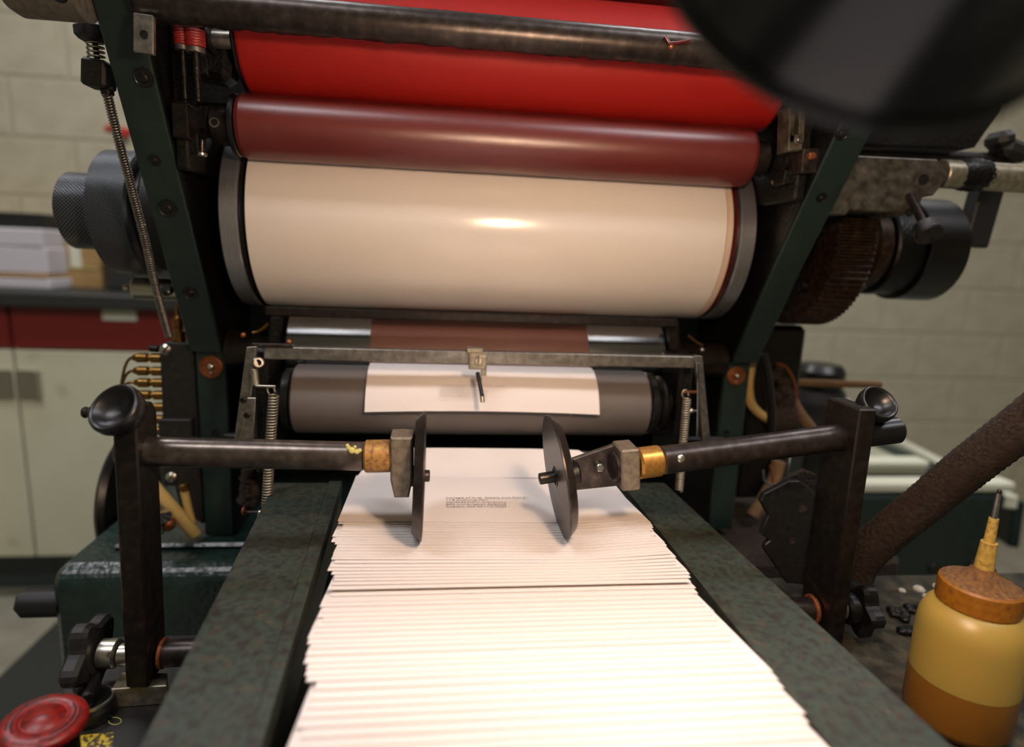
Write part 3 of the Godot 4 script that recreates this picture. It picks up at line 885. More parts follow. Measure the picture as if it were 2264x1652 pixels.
func inner_mechanism() -> void:
	# left of the ink train
	var t := thing("ink_train_bracket", "black oily roller bracket with red springs inside the left frame", "bracket", Vector3(-0.2, 0.05, -0.6))
	part(mb().box(Vector3(-0.2132, 0.16, -0.60), Vector3(0.0105, 0.2, 0.09), Basis.IDENTITY, 0.002), "plate", M.oily, t)
	var p := pz(397, 265, -0.545)
	var bl := part(mb().box(p + Vector3(0, 0, -0.012), Vector3(0.0125, 0.027, 0.024), Basis.IDENTITY, 0.001), "clamp_block", M.black_steel, t)
	for h in [[394, 250, 0.0036], [393, 279, 0.0027]]:
		var q := pz(h[0], h[1], -0.545)
		part(mb().lathe([Vector2(h[2], -0.001), Vector2(h[2], 0.0006), Vector2(h[2] * 0.75, 0.0006), Vector2(h[2] * 0.7, 0.0002), Vector2(0, 0.0002)], q, Vector3.BACK, 18), "screw", M.black, bl)
	var p2 := pz(418, 315, -0.56)
	part(mb().box(p2 + Vector3(0, 0, -0.01), Vector3(0.014, 0.018, 0.02), Basis.IDENTITY, 0.001), "lower_block", M.oily, t)
	part(mb().lathe([Vector2(0.0045, 0), Vector2(0.0045, 0.0008), Vector2(0.0035, 0.0008), Vector2(0.003, 0), Vector2(0, 0)], pz(416, 313, -0.5598), Vector3.BACK, 18), "socket", M.black, t)
	part(mb().cyl(pz(446, 346, -0.565), pz(446, 336, -0.565), 0.0044, 0.001, 20), "screw_head", M.nickel, t, "bright screw head")
	part(mb().cyl(pz(446, 345, -0.565), pz(447, 310, -0.565), 0.002, 0, 12), "screw_shank", M.dark_steel, t)
	var arm := pz(430, 255, -0.575)
	part(mb().box(arm + Vector3(0.005, 0, -0.02), Vector3(0.05, 0.026, 0.03), Basis.IDENTITY, 0.004), "arm", M.oily, t)
	for s in [[403, 100, 64, 0.005], [432, 106, 66, 0.0065]]:
		var a := pz(s[0], s[1], -0.545)
		var b := pz(s[0] - 3, s[2], -0.545)
		part(mb().helix(a, b, s[3], s[3] * 0.22, 6.5, 14), "compression_spring", M.red_spring, t, "red compression spring")
		part(mb().cyl(a - Vector3(0, 0.004, 0), a, s[3] * 1.1, 0.0005, 20), "spring_seat", M.steel, t)
		part(mb().cyl(a - Vector3(0, 0.04, 0), a - Vector3(0, 0.004, 0), s[3] * 0.5, 0, 12), "spring_rod", M.oily, t)
	part(mb().cyl(pz(470, 86, -0.565), pz(516, 88, -0.565), 0.0075, 0.001, 24), "guide_shaft", M.steel, t, "bright steel guide shaft")
	part(mb().cyl(pz(458, 85, -0.565), pz(474, 86, -0.565), 0.0105, 0.002, 24), "collar", M.black_steel, t)
	part(mb().box(pz(476, 135, -0.585), Vector3(0.034, 0.035, 0.03), Basis(Vector3.FORWARD, 0.15), 0.006), "housing", M.oily, t)
	part(mb().box(pz(438, 152, -0.575), Vector3(0.022, 0.014, 0.02), Basis.IDENTITY, 0.001), "stop_block", M.oily, t)
	part(mb().lathe([Vector2(0, -0.002), Vector2(0.006, 0), Vector2(0.006, 0.002), Vector2(0.003, 0.003), Vector2(0, 0.002)], pz(408, 217, -0.57), Vector3.BACK, 18), "screw", M.dark_steel, t)
	# steel block on the frame
	var n := Vector3(0, -0.447, 0.894)
	var sb := thing("frame_clamp_block", "bare steel clamp block with one hole on the left frame", "clamp", pz(320, 110, -0.50))
	var c := pz(319, 76, -0.497)
	part(mb().box(c + Vector3(0, 0, -0.0005), Vector3(0.0135, 0.0258, 0.005), Basis(Vector3.FORWARD, 0.06), 0.0008), "block", M.steel, sb)
	part(mb().lathe([Vector2(0.0028, -0.001), Vector2(0.0028, 0.0004), Vector2(0.002, 0.0004), Vector2(0.0019, 0.0002), Vector2(0, 0.0002)], pz(318, 76, -0.4948), Vector3.BACK, 16), "hole", M.black, sb)
	# right of the ink train
	t = thing("right_roller_bracket", "oily black roller bracket with slotted guide inside the right frame", "bracket", Vector3(0.31, 0.05, -0.6))
	part(mb().box(Vector3(0.3165, 0.13, -0.58), Vector3(0.0103, 0.14, 0.09), Basis.IDENTITY, 0.002), "plate", M.oily, t)
	p = pz(1760, 285, -0.525)
	var gs := mb()
	gs.box(pz(1752, 275, -0.525) + Vector3(0, 0, -0.01), Vector3(0.0055, 0.03, 0.02), Basis(Vector3.FORWARD, -0.1), 0.001)
	gs.box(pz(1774, 275, -0.525) + Vector3(0, 0, -0.01), Vector3(0.0055, 0.03, 0.02), Basis(Vector3.FORWARD, -0.1), 0.001)
	gs.box(pz(1760, 315, -0.525) + Vector3(0, 0, -0.01), Vector3(0.013, 0.014, 0.02), Basis(Vector3.FORWARD, -0.1), 0.001)
	var sl := part(gs, "slotted_guide", M.dirty_steel, t)
	part(mb().lathe([Vector2(0.004, 0), Vector2(0.004, 0.0015), Vector2(0.003, 0.002), Vector2(0.0025, 0.0005), Vector2(0, 0.0005)], pz(1764, 310, -0.5248), Vector3.BACK, 20), "washer", M.dirty_steel, sl)
	part(mb().ball(pz(1764, 310, -0.5235), 0.0018, 12), "screw", M.steel, sl)
	var rb := part(mb().box(pz(1795, 355, -0.525) + Vector3(0, 0, -0.012), Vector3(0.017, 0.021, 0.024), Basis(Vector3.FORWARD, -0.05), 0.001), "clamp_block", M.dark_steel, t)
	part(mb().cyl(pz(1787, 345, -0.524), pz(1801, 345, -0.524), 0.0032, 0.001, 16), "screw", M.copper, rb, "copper coloured screw")
	part(mb().lathe([Vector2(0.0022, 0), Vector2(0.0022, 0.0005), Vector2(0.0016, 0.0005), Vector2(0, 0)], pz(1788, 368, -0.5248), Vector3.BACK, 14), "hole", M.black, rb)
	part(mb().box(pz(1765, 392, -0.54) + Vector3(0, 0, -0.01), Vector3(0.026, 0.013, 0.02), Basis.IDENTITY, 0.001), "lower_block", M.oily, t)
	part(mb().lathe([Vector2(0.0034, 0), Vector2(0.0034, 0.0006), Vector2(0.0026, 0.0006), Vector2(0, 0)], pz(1753, 394, -0.5398), Vector3.BACK, 16), "hole", M.black, t)
	part(mb().cyl(pz(1725, 350, -0.565), pz(1775, 356, -0.565), 0.0135, 0.002, 28), "sleeve", M.oily, t)
	part(mb().cyl(pz(1713, 408, -0.565), pz(1713, 398, -0.565), 0.003, 0.0008, 16), "screw_head", M.zinc, t)
	# lower ends of the drum: dark brackets
	for s in [-1, 1]:
		var bt := thing("drum_end_bracket", "oily bracket at the " + ("spring side end" if s < 0 else "far end") + " of the impression cylinder", "bracket", Vector3(-0.17 if s < 0 else 0.26, -0.12, -0.64))
		var q := pz(603, 738, -0.612) if s < 0 else pz(1496, 746, -0.612)
		part(mb().box(q + Vector3(0, 0, -0.012), Vector3(0.011, 0.032, 0.014), Basis(Vector3.FORWARD, 0.08 * -s), 0.002), "arm", M.oily if s < 0 else M.black_steel, bt)
		var arc := PackedVector3Array()
		for i in 9:
			var k := i / 8.0
			if s < 0:
				arc.append(pz(558 + 34 * k, 736 - 20 * k * k, -0.60))
			else:
				arc.append(pz(1522 + 30 * k, 742 + 22 * k * (1.4 - 0.4 * k), -0.60))
		part(mb().tube(arc, 0.0016, 8), "wire_clip", M.brass, bt)
		part(mb().ball(pz(538, 741, -0.6) if s < 0 else pz(1552, 774, -0.6), 0.0026, 12), "screw", M.copper if s < 0 else M.steel, bt)

func delivery_bar() -> void:
	var z := -0.548
	var t := thing("delivery_crossbar", "flat steel crossbar with clip and finger above the grey roller", "bar", pz(1060, 790, z))
	var a := (pz(585, 784, z) + pz(1535, 799, z)) / 2
	var l := pz(1537, 799, z).x - pz(583, 784, z).x
	part(mb().box(Vector3(a.x, a.y, z - 0.005), Vector3(l, 0.0113, 0.01), Basis.IDENTITY, 0.0008), "bar", M.steel, t)
	var cl := part(mb().box(pz(1056, 801, z + 0.003), Vector3(0.0162, 0.0125, 0.006), Basis.IDENTITY, 0.0008), "clip", M.zinc, t, "zinc clip block")
	part(mb().box(pz(1069, 820, z + 0.002), Vector3(0.005, 0.009, 0.005), Basis.IDENTITY, 0.0006), "hook", M.zinc, cl)
	part(mb().box(pz(1050, 775, z) + Vector3(0, 0, -0.004), Vector3(0.0145, 0.004, 0.014), Basis.IDENTITY, 0.0005), "saddle", M.zinc, cl)
	part(mb().cyl(pz(1058, 799, z + 0.006), pz(1058, 799, z + 0.0095), 0.0033, 0.0005, 16), "screw", M.nickel, cl)
	part(mb().box(pz(1058, 794, z + 0.0095), Vector3(0.0012, 0.008, 0.006), Basis.IDENTITY, 0.0005), "wing", M.nickel, cl)
	part(mb().tube(PackedVector3Array([pz(1056, 825, z + 0.003), pz(1061, 850, -0.535), pz(1066, 876, -0.528)]), 0.0019, 10), "finger", M.black_steel, t)
	part(mb().cyl(pz(1066, 876, -0.528), pz(1067, 890, -0.5265), 0.0022, 0.0004, 12), "finger_tip", M.nickel, t, "bright finger tip")
	# bracket plates
	for s in [-1, 1]:
		var bt := thing("crossbar_bracket", "flat steel bracket plate carrying the crossbar by the " + ("long left spring" if s < 0 else "right spring"), "bracket", pz(535, 980, -0.55) if s < 0 else pz(1565, 980, -0.55))
		var q: Array = [pz(545, 768, -0.545), pz(567, 766, -0.545), pz(543, 985, -0.545), pz(516, 985, -0.545)] if s < 0 else [pz(1537, 786, -0.545), pz(1553, 788, -0.545), pz(1572, 990, -0.545), pz(1556, 990, -0.545)]
		var poly := PackedVector2Array()
		for p in q:
			poly.append(Vector2(p.x, p.y))
		part(mb().prism(poly, Vector3(0, 0, -0.545), Vector3.RIGHT, Vector3.UP, Vector3(0, 0, -0.006), 0.0005), "plate", M.steel, bt)
		if s < 0:
			var q2: Array = [pz(547, 880, -0.541), pz(565, 880, -0.541), pz(558, 990, -0.541), pz(526, 990, -0.541)]
			var po := PackedVector2Array()
			for p in q2:
				po.append(Vector2(p.x, p.y))
			part(mb().prism(po, Vector3(0, 0, -0.541), Vector3.RIGHT, Vector3.UP, Vector3(0, 0, -0.0035), 0.0005), "lower_plate", M.steel, bt)
			for h in [[538, 885], [546, 918]]:
				part(mb().lathe([Vector2(0.0028, 0), Vector2(0.0028, 0.001), Vector2(0.002, 0.0014), Vector2(0.0014, 0.0003), Vector2(0, 0.0003)], pz(h[0], h[1], -0.5408), Vector3.BACK, 16), "screw", M.black_steel, bt)
			part(mb().cyl(pz(567, 802, -0.545), pz(572, 802, -0.535), 0.0048, 0.001, 20), "pivot_screw", M.steel, bt)
			part(mb().lathe([Vector2(0.0028, 0), Vector2(0.0026, 0.0003), Vector2(0, 0.0003)], pz(571, 802, -0.5349), Vector3.BACK, 16), "socket", M.black, bt)
			part(mb().box(pz(603, 763, -0.55), Vector3(0.034, 0.0028, 0.006), Basis.IDENTITY, 0.0004), "leaf", M.dark_steel, bt)
			part(mb().ball(pz(639, 756, -0.549), 0.0024, 12), "rivet", M.copper, bt)
			part(mb().helix(pz(561, 814, -0.538), pz(566, 852, -0.538), 0.0026, 0.0006, 14, 10, 5), "thin_spring", M.zinc, bt)
		else:
			part(mb().box(pz(1543, 885, -0.5445), Vector3(0.0018, 0.072, 0.002), Basis(Vector3.FORWARD, -0.09), 0.0003), "edge", M.chrome, bt)
			part(mb().ball(pz(1528, 909, -0.548), 0.0028, 12), "rivet", M.nickel, bt)
			part(mb().cyl(pz(1522, 909, -0.549), pz(1540, 909, -0.549), 0.0013, 0, 10), "rivet_shank", M.steel, bt)
	# tension springs
	for s in [[605, 872, 589, 1122, 0.0038, "long coil tension spring hanging by the left bracket plate"], [1519, 880, 1501, 1085, 0.0033, "coil tension spring hanging by the right bracket plate"]]:
		var a0 := pz(s[0], s[1], -0.525)
		var b0 := pz(s[2], s[3], -0.525)
		var st := thing("tension_spring", s[5], "spring", b0)
		part(mb().helix(a0, b0, s[4], 0.0008, 40, 12, 6), "coil", M.zinc, st)
		var hk := PackedVector3Array()
		for i in 9:
			var an := PI * 1.3 * i / 8
			hk.append(a0 + Vector3(-0.002 + 0.003 * cos(an) , 0.002 + 0.0045 * sin(an) + i * 0.0003, 0))
		part(mb().tube(hk, 0.0008, 7), "hook", M.zinc, st)
		var top0 := a0 + Vector3(-0.004, 0.0065, 0)
		if s[0] < 1000:
			part(mb().cyl(pz(568, 854, -0.525), pz(609, 855, -0.525), 0.0014, 0.0003, 12), "anchor_pin", M.nickel, st)
			part(mb().cyl(pz(535, 1133, -0.528), pz(580, 1133, -0.525), 0.0014, 0.0003, 12), "lower_pin", M.dark_steel, st)
			part(mb().cyl(pz(576, 1128, -0.525), pz(576, 1144, -0.525), 0.0026, 0.0006, 14), "lower_nut", M.nickel, st)
			part(mb().cyl(pz(536, 1130, -0.526), pz(541, 1130, -0.526), 0.0042, 0.0008, 16), "collar", M.copper, st)
		else:
			part(mb().cyl(pz(1512, 867, -0.525), pz(1540, 867, -0.535), 0.0014, 0.0003, 12), "anchor_pin", M.copper, st)
	# dusty lint hanging in the left corner
	var rng := RandomNumberGenerator.new()
	rng.seed = 9
	var lp := PackedVector3Array()
	var lr := PackedFloat32Array()
	for i in 14:
		lp.append(pz(548 + rng.randf_range(-5, 5), 1035 + i * 7.5, -0.6))
		lr.append(rng.randf_range(0.006, 0.01) * (1.0 if i < 11 else 0.5))
	single(mb().tube(lp, lr, 10), "lint_clump", M.dust, "brown lint clump hanging behind the long left spring", "lint", lp[13])

# ---------------------------------------------------------------- left drive side
func left_drive() -> void:
	var c := Vector3(0, 0.028, -0.681)
	var t := thing("handwheel", "stepped black knurled handwheel on the plate cylinder shaft", "handwheel", Vector3(-0.31, 0.028, -0.681))
	part(mb().lathe([Vector2(0, 0), Vector2(0.055, 0), Vector2(0.0605, 0.003), Vector2(0.0605, 0.036), Vector2(0.058, 0.038), Vector2(0, 0.038)], c + Vector3(-0.329, 0, 0), Vector3.RIGHT, 120), "knurled_rim", M.knurl, t)
	part(mb().lathe([Vector2(0, 0), Vector2(0.033, 0), Vector2(0.0373, 0.003), Vector2(0.0373, 0.0399), Vector2(0, 0.0399)], c + Vector3(-0.369, 0, 0), Vector3.RIGHT, 96), "knurled_grip", M.knurl_coarse, t)
	part(mb().cyl(c + Vector3(-0.2909, 0, 0), c + Vector3(-0.285, 0, 0), 0.05, 0.001, 64), "neck", M.black, t)
	part(mb().cyl(c + Vector3(-0.2849, 0, 0), c + Vector3(-0.2505, 0, 0), 0.0565, 0.004, 80), "collar", M.black_matt, t)
	# small silver shaft with nipple
	var a := px_(297, 637, -0.318)
	var b := Vector3(-0.2505, a.y, a.z)
	var st := thing("silver_shaft", "short silver shaft end with ball nipple below the handwheel", "shaft", a)
	part(mb().cyl(a, b, 0.0118, 0.002, 40), "shaft", M.nickel, st)
	part(mb().cyl(a - Vector3(0.006, 0, 0), a + Vector3(0.001, 0, 0), 0.003, 0.0005, 16), "neck", M.brass, st)
	part(mb().ball(a - Vector3(0.008, 0, 0), 0.0034, 14), "nipple", M.nickel, st)
	# armoured flexible cable
	var px := [[237, 208], [246, 245], [256, 285], [269, 335], [283, 385], [297, 440], [311, 492], [325, 548], [336, 600], [347, 648], [358, 690], [367, 722], [374, 745]]
	var cv := Curve3D.new()
	for q in px:
		cv.add_point(px_(q[0], q[1], -0.2615))
	var pts := cv.tessellate_even_length(5, 0.001)
	var ct := thing("armoured_cable", "thin armoured flexible cable running down past the handwheel", "cable", pts[pts.size() - 1])
	part(mb().tube(pts, 0.0026, 10), "core", M.dark_steel, ct)
	# winding: helix about the path
	var hp := PackedVector3Array()
	var bref := Vector3(0, 0, 1)
	var nturn := 0.0
	for i in pts.size() - 1:
		var tt := (pts[i + 1] - pts[i]).normalized()
		var b1 := (bref - tt * bref.dot(tt)).normalized()
		var b2 := tt.cross(b1)
		var m := 4
		for k in m:
			var f := float(k) / m
			var q := pts[i].lerp(pts[i + 1], f)
			hp.append(q + (b1 * cos(nturn) + b2 * sin(nturn)) * 0.003)
			nturn += TAU * pts[i].distance_to(pts[i + 1]) / 0.0021 / m
	part(mb().tube(hp, 0.0008, 6), "winding", M.steel, ct)
	part(mb().cyl(px_(234, 192, -0.2625), px_(240, 213, -0.2625), 0.0046, 0.001, 20), "ferrule", M.black_steel, ct)
	part(mb().cyl(px_(367, 637, -0.262) + Vector3(0.0, 0, 0), px_(372, 648, -0.262), 0.006, 0.002, 16), "clip", M.black, ct)
	# spring post above it
	var sp := thing("cable_adjuster", "black cable adjuster with small coil spring beside the left frame", "adjuster", px_(220, 190, -0.268))
	var u := px_(219, 166, -0.268)
	part(mb().box(u, Vector3(0.018, 0.02, 0.02), Basis(Vector3.FORWARD, 0.1), 0.002), "lower_block", M.black_matt, sp)
	part(mb().helix(px_(214, 142, -0.268), px_(210, 92, -0.268), 0.0056, 0.0008, 5, 16, 6), "coil_spring", M.zinc, sp)
	part(mb().cyl(px_(216, 142, -0.268), px_(210, 92, -0.268), 0.002, 0, 12), "rod", M.black_steel, sp)
	part(mb().lathe([Vector2(0, 0), Vector2(0.01, 0), Vector2(0.0125, 0.003), Vector2(0.0125, 0.009), Vector2(0.009, 0.012), Vector2(0, 0.012)], px_(208, 90, -0.268), Vector3(-0.05, 1, 0), 6), "nut", M.black_matt, sp)
	part(mb().lathe([Vector2(0.003, 0), Vector2(0.003, 0.001), Vector2(0.002, 0.001), Vector2(0, 0)], px_(221, 173, -0.268) + Vector3(0, 0, 0.01), Vector3.BACK, 14), "set_screw", M.black_steel, sp)
	# big shaft end at the top
	var sh := thing("shaft_stub", "round grey steel shaft end sticking out left of the frame top", "shaft", Vector3(-0.28, 0.15, -0.5))
	var yc := 0.1715
	part(mb().lathe([Vector2(0, 0), Vector2(0.018, 0), Vector2(0.0215, 0.006), Vector2(0.0215, 0.0478), Vector2(0, 0.0478)], Vector3(-0.298, yc, -0.5), Vector3.RIGHT, 48), "shaft", M.link, sh)
	part(mb().cyl(Vector3(-0.2575, yc - 0.010, -0.4805), Vector3(-0.2575, yc - 0.009, -0.490), 0.006, 0.001, 20), "cross_hole", M.black, sh)
	# black handwheel disc low on the left
	var dt := thing("black_disc_wheel", "glossy black disc wheel behind the left stacker post", "wheel", Vector3(-0.38, -0.40, -0.785))
	part(mb().lathe([Vector2(0, 0), Vector2(0.06, 0.0), Vector2(0.084, 0.005), Vector2(0.088, 0.010), Vector2(0.084, 0.016), Vector2(0.05, 0.021), Vector2(0, 0.021)], Vector3(-0.392, -0.32, -0.785), Vector3.RIGHT, 90), "wheel", M.black, dt)
	part(mb().cyl(Vector3(-0.371, -0.335, -0.785), Vector3(-0.3682, -0.335, -0.785), 0.02, 0.0005, 24), "hub", M.black_steel, dt)

# ---------------------------------------------------------------- right drive side
func right_drive() -> void:
	var c := Vector3(0, 0.028, -0.681)
	# gear
	var t := thing("drive_clutch", "brown oily gear and black stepped clutch drum outside the right frame", "clutch", Vector3(0.45, 0.028, -0.681))
	var poly := PackedVector2Array()
	var nt := 84
	for i in nt:
		for k in 4:
			var a = TAU * (i + [0.0, 0.3, 0.5, 0.8][k]) / nt
			var r: float = [0.0885, 0.0915, 0.0915, 0.0885][k]
			poly.append(Vector2(cos(a), sin(a)) * r)
	part(mb().prism(poly, c + Vector3(0.396, 0, 0), Vector3(0, 1, 0), Vector3(0, 0, 1), Vector3(0.043, 0, 0), 0.0006), "gear", M.gear, t, "brown oily toothed gear")
	part(mb().cyl(c + Vector3(0.3535, 0, 0), c + Vector3(0.396, 0, 0), 0.035, 0.003, 40), "hub", M.oily, t)
	for i in 6:
		var a := TAU * i / 6 + 0.3
		part(mb().cyl(c + Vector3(0.39, cos(a) * 0.062, sin(a) * 0.062), c + Vector3(0.3965, cos(a) * 0.062, sin(a) * 0.062), 0.008, 0.001, 16), "web_bolt", M.oily, t)
	# clutch drum
	part(mb().lathe([Vector2(0, 0), Vector2(0.046, 0), Vector2(0.048, 0.002), Vector2(0.048, 0.028), Vector2(0.045, 0.03), Vector2(0.045, 0.034), Vector2(0.049, 0.036), Vector2(0.049, 0.05), Vector2(0.046, 0.053), Vector2(0, 0.053)], c + Vector3(0.4395, 0, 0), Vector3.RIGHT, 80), "clutch_body", M.gear, t)
	part(mb().cyl(c + Vector3(0.493, 0, 0), c + Vector3(0.5265, 0, 0), 0.0535, 0.002, 80), "friction_ring", M.oily, t)
	part(mb().lathe([Vector2(0, 0), Vector2(0.0575, 0), Vector2(0.0585, 0.001), Vector2(0.0585, 0.046), Vector2(0.055, 0.049), Vector2(0, 0.049)], c + Vector3(0.527, 0, 0), Vector3.RIGHT, 90), "clutch_drum", M.black, t, "smooth black clutch drum")
	# dirty steel mounting block with thumb screw
	var z := -0.555
	var q := [[1886, 343], [2074, 352], [2098, 384], [2092, 400], [2065, 432], [2042, 436], [2030, 468], [1985, 480], [1975, 470], [1880, 466], [1870, 476], [1835, 476], [1838, 420]]
	poly = PackedVector2Array()
	for p in q:
		var w := pz(p[0], p[1], z)
		poly.append(Vector2(w.x, w.y))
	t = thing("mounting_block", "dirty grey steel mounting block right of the frame with thumb screw", "block", pz(1960, 470, z))
	part(mb().prism(poly, Vector3(0, 0, z), Vector3.RIGHT, Vector3.UP, Vector3(0, 0, -0.045), 0.0015), "block", M.dirty_steel, t)
	part(mb().lathe([Vector2(0.005, 0), Vector2(0.005, 0.0006), Vector2(0.0036, 0.0006), Vector2(0, 0)], pz(2042, 397, z + 0.0002), Vector3.BACK, 18), "hole", M.black, t)
	part(mb().lathe([Vector2(0.004, 0), Vector2(0.004, 0.0006), Vector2(0.003, 0.0006), Vector2(0, 0)], pz(2010, 470, z + 0.0002), Vector3.BACK, 18), "hole", M.black, t)
	var s0 := pz(2010, 432, z)
	var s1 := pz(2046, 500, z + 0.03)
	var s2 := s1 + (s1 - s0).normalized() * 0.012
	var ts := part(mb().cyl(s0, s1, 0.0037, 0.0003, 20), "thumb_screw_shank", M.dark_steel, t)
	part(mb().lathe([Vector2(0, 0), Vector2(0.0105, 0), Vector2(0.0118, 0.001), Vector2(0.0118, 0.011), Vector2(0.0105, 0.0125), Vector2(0, 0.0125)], s1, s2 - s1, 60), "knurled_head", M.knurl_small, ts)
	# silver rod through it
	var a := pz(2078, 384, -0.58)
	var b := pz(2420, 392, -0.58)
	b.y = a.y
	t = thing("silver_cross_rod", "dull silver rod leaving the mounting block with black ink ring", "rod", a)
	part(mb().cyl(a, b, 0.0135, 0.001, 48), "rod", M.zinc, t)
	var fn := FastNoiseLite.new()
	fn.seed = 3
	fn.frequency = 160.0
	var pr := [Vector2(0.012, -0.014)]
	for i in 24:
		var k := i / 23.0
		pr.append(Vector2(0.0138 + 0.0018 * sin(k * PI), -0.012 + 0.03 * k))
	pr.append(Vector2(0.012, 0.02))
	part(mb().lathe(pr, pz(2140, 386, -0.58), Vector3.RIGHT, 40, true, func(h, an): return fn.get_noise_3d(h * 2.0, cos(an) * 0.02, sin(an) * 0.02) * 0.0022), "ink_ring", M.oily, t, "black ink lump")
	# upper dark bar and black clamp
	t = thing("upper_bar", "dark grey round bar with black end clamp behind the lamp shade", "bar", pz(2000, 335, -0.64))
	a = pz(1880, 338, -0.64)
	b = pz(2215, 345, -0.64)
	b.y = a.y
	part(mb().cyl(a, b, 0.0095, 0.001, 36), "bar", M.black_steel, t)
	var cl := mb()
	cl.box(pz(2232, 335, -0.635), Vector3(0.034, 0.02, 0.03), Basis(Vector3.FORWARD, 0.25), 0.006)
	cl.box(pz(2210, 310, -0.635), Vector3(0.02, 0.018, 0.03), Basis(Vector3.FORWARD, -0.2), 0.006)
	part(cl, "clamp", M.black_matt, t)
	# black diagonal strut
	var d0 := pz(2200, 352, -0.66)
	var d1 := pz(2145, 545, -0.66)
	var dd := (d1 - d0)
	single(mb().box((d0 + d1) / 2, Vector3(0.03, dd.length(), 0.02), Basis(Vector3.BACK, atan2(dd.x, -dd.y)), 0.002), "diagonal_strut", M.black_matt, "black diagonal strut behind the clutch drum", "strut", d1)
	# dark ink fountain casting behind lamp
	var f := [[1800, 170], [2240, 165], [2215, 245], [2160, 325], [2130, 332], [1800, 320]]
	poly = PackedVector2Array()
	for p in f:
		var w := pz(p[0], p[1], -0.60)
		poly.append(Vector2(w.x, w.y))
	single(mb().prism(poly, Vector3(0, 0, -0.60), Vector3.RIGHT, Vector3.UP, Vector3(0, 0, -0.028), 0.003), "gear_guard", M.oily, "black oily gear guard hidden behind the lamp shade", "guard", pz(1990, 330, -0.6))
	# hoses and wires beside the right frame
	var back := -0.70
	var ft := thing("pump_body", "dark oily pump body behind the right frame", "pump", pz(1690, 1000, back))
	part(mb().box(pz(1668, 900, -0.73), Vector3(0.07, 0.22, 0.08), Basis.IDENTITY, 0.006), "body", M.oily, ft)
	part(mb().cyl(pz(1700, 880, -0.7), pz(1745, 880, -0.7), 0.018, 0.003, 24), "flange", M.dust, ft)
	part(mb().cyl(pz(1690, 920, -0.7), pz(1748, 920, -0.7), 0.022, 0.003, 24), "flange", M.dust, ft)
	part(mb().cyl(pz(1690, 950, -0.7), pz(1740, 950, -0.7), 0.016, 0.003, 24), "flange", M.dust, ft)
	var hoses := [
		["clear_oil_hose", "clear yellowed oil hose curving out beside the right frame", [[1662, 800], [1655, 850], [1660, 890], [1680, 915], [1705, 930]], 0.0055, M.hose_clear, -0.67],
		["black_cable", "black twin cable hanging beside the right frame", [[1686, 783], [1697, 830], [1703, 880], [1706, 930], [1703, 980]], 0.005, M.black, -0.65],
		["dusty_air_hose", "dust covered tan air hose slanting behind the right stacker rod", [[1695, 800], [1720, 840], [1742, 870], [1765, 910], [1795, 950], [1830, 1000], [1850, 1040]], 0.007, M.fuzz, -0.70],
		["thin_copper_tube", "thin brown copper tube looping over the pump", [[1715, 805], [1735, 810], [1752, 835], [1760, 870], [1757, 900]], 0.002, M.copper, -0.69],
		["lower_dusty_hose", "tan dusty hose sagging below the pump beside the frame", [[1665, 1140], [1690, 1100], [1712, 1060], [1722, 1020]], 0.008, M.fuzz, -0.68],
		["thin_blue_wire", "thin blue wire looping over the black side plate", [[1688, 1040], [1690, 1062], [1705, 1073], [1735, 1071]], 0.0013, M.kick, -0.60],
		["thin_red_wire", "thin rusty wire beside the blue wire", [[1703, 1030], [1708, 1050], [1709, 1070]], 0.0014, M.copper, -0.61]]
	for h in hoses:
		var cv := Curve3D.new()
		var n: int = h[2].size()
		for i in n:
			var p := pz(h[2][i][0], h[2][i][1], h[5])
			var tan := (pz(h[2][mini(i + 1, n - 1)][0], h[2][mini(i + 1, n - 1)][1], h[5]) - pz(h[2][maxi(i - 1, 0)][0], h[2][maxi(i - 1, 0)][1], h[5])) / 6.0
			cv.add_point(p, -tan, tan)
		var pts := cv.tessellate_even_length(4, 0.004)
		single(mb().tube(pts, h[3], 12), h[0], h[4], h[1], "hose" if "hose" in h[0] else "wire", pts[pts.size() - 1])
	var fz := thing("dust_clod", "brown dust clod caked round the pump flange", "dust", pz(1720, 870, -0.69))
	var rng := RandomNumberGenerator.new()
	rng.seed = 17
	var cl2 := mb()
	for i in 16:
		cl2.ball(pz(1725 + rng.randf_range(-22, 20), 850 + rng.randf_range(-35, 45), -0.69 + rng.randf_range(-0.01, 0.01)), rng.randf_range(0.004, 0.009), 8)
	part(cl2, "clod", M.dust, fz)
	# black side plates by the right post
	z = -0.47
	q = [[1682, 1108], [1690, 1092], [1745, 1064], [1768, 1064], [1790, 1078], [1822, 1124], [1836, 1180], [1836, 1300], [1740, 1290], [1690, 1215], [1692, 1205], [1702, 1196], [1684, 1182], [1690, 1160], [1700, 1140]]
	poly = PackedVector2Array()
	for p in q:
		var w := pz(p[0], p[1], z)
		poly.append(Vector2(w.x, w.y))
	t = thing("side_plate", "black notched steel side plate beside the right conveyor rail", "plate", pz(1760, 1290, z))
	part(mb().prism(poly, Vector3(0, 0, z), Vector3.RIGHT, Vector3.UP, Vector3(0, 0, -0.006), 0.0008), "plate", M.black_matt, t)
	for h in [[1775, 1126, 0.0036], [1752, 1196, 0.003]]:
		part(mb().lathe([Vector2(h[2], -0.0002), Vector2(h[2], 0.0005), Vector2(h[2] * 0.75, 0.0005), Vector2(0, 0.0002)], pz(h[0], h[1], z), Vector3.BACK, 18), "hole", M.dust, t)
	q = [[1712, 1085], [1745, 1055], [1780, 1040], [1805, 1050], [1822, 1095], [1830, 1150], [1830, 1220], [1730, 1180]]
	poly = PackedVector2Array()
	for p in q:
		var w := pz(p[0], p[1], z - 0.03)
		poly.append(Vector2(w.x, w.y))
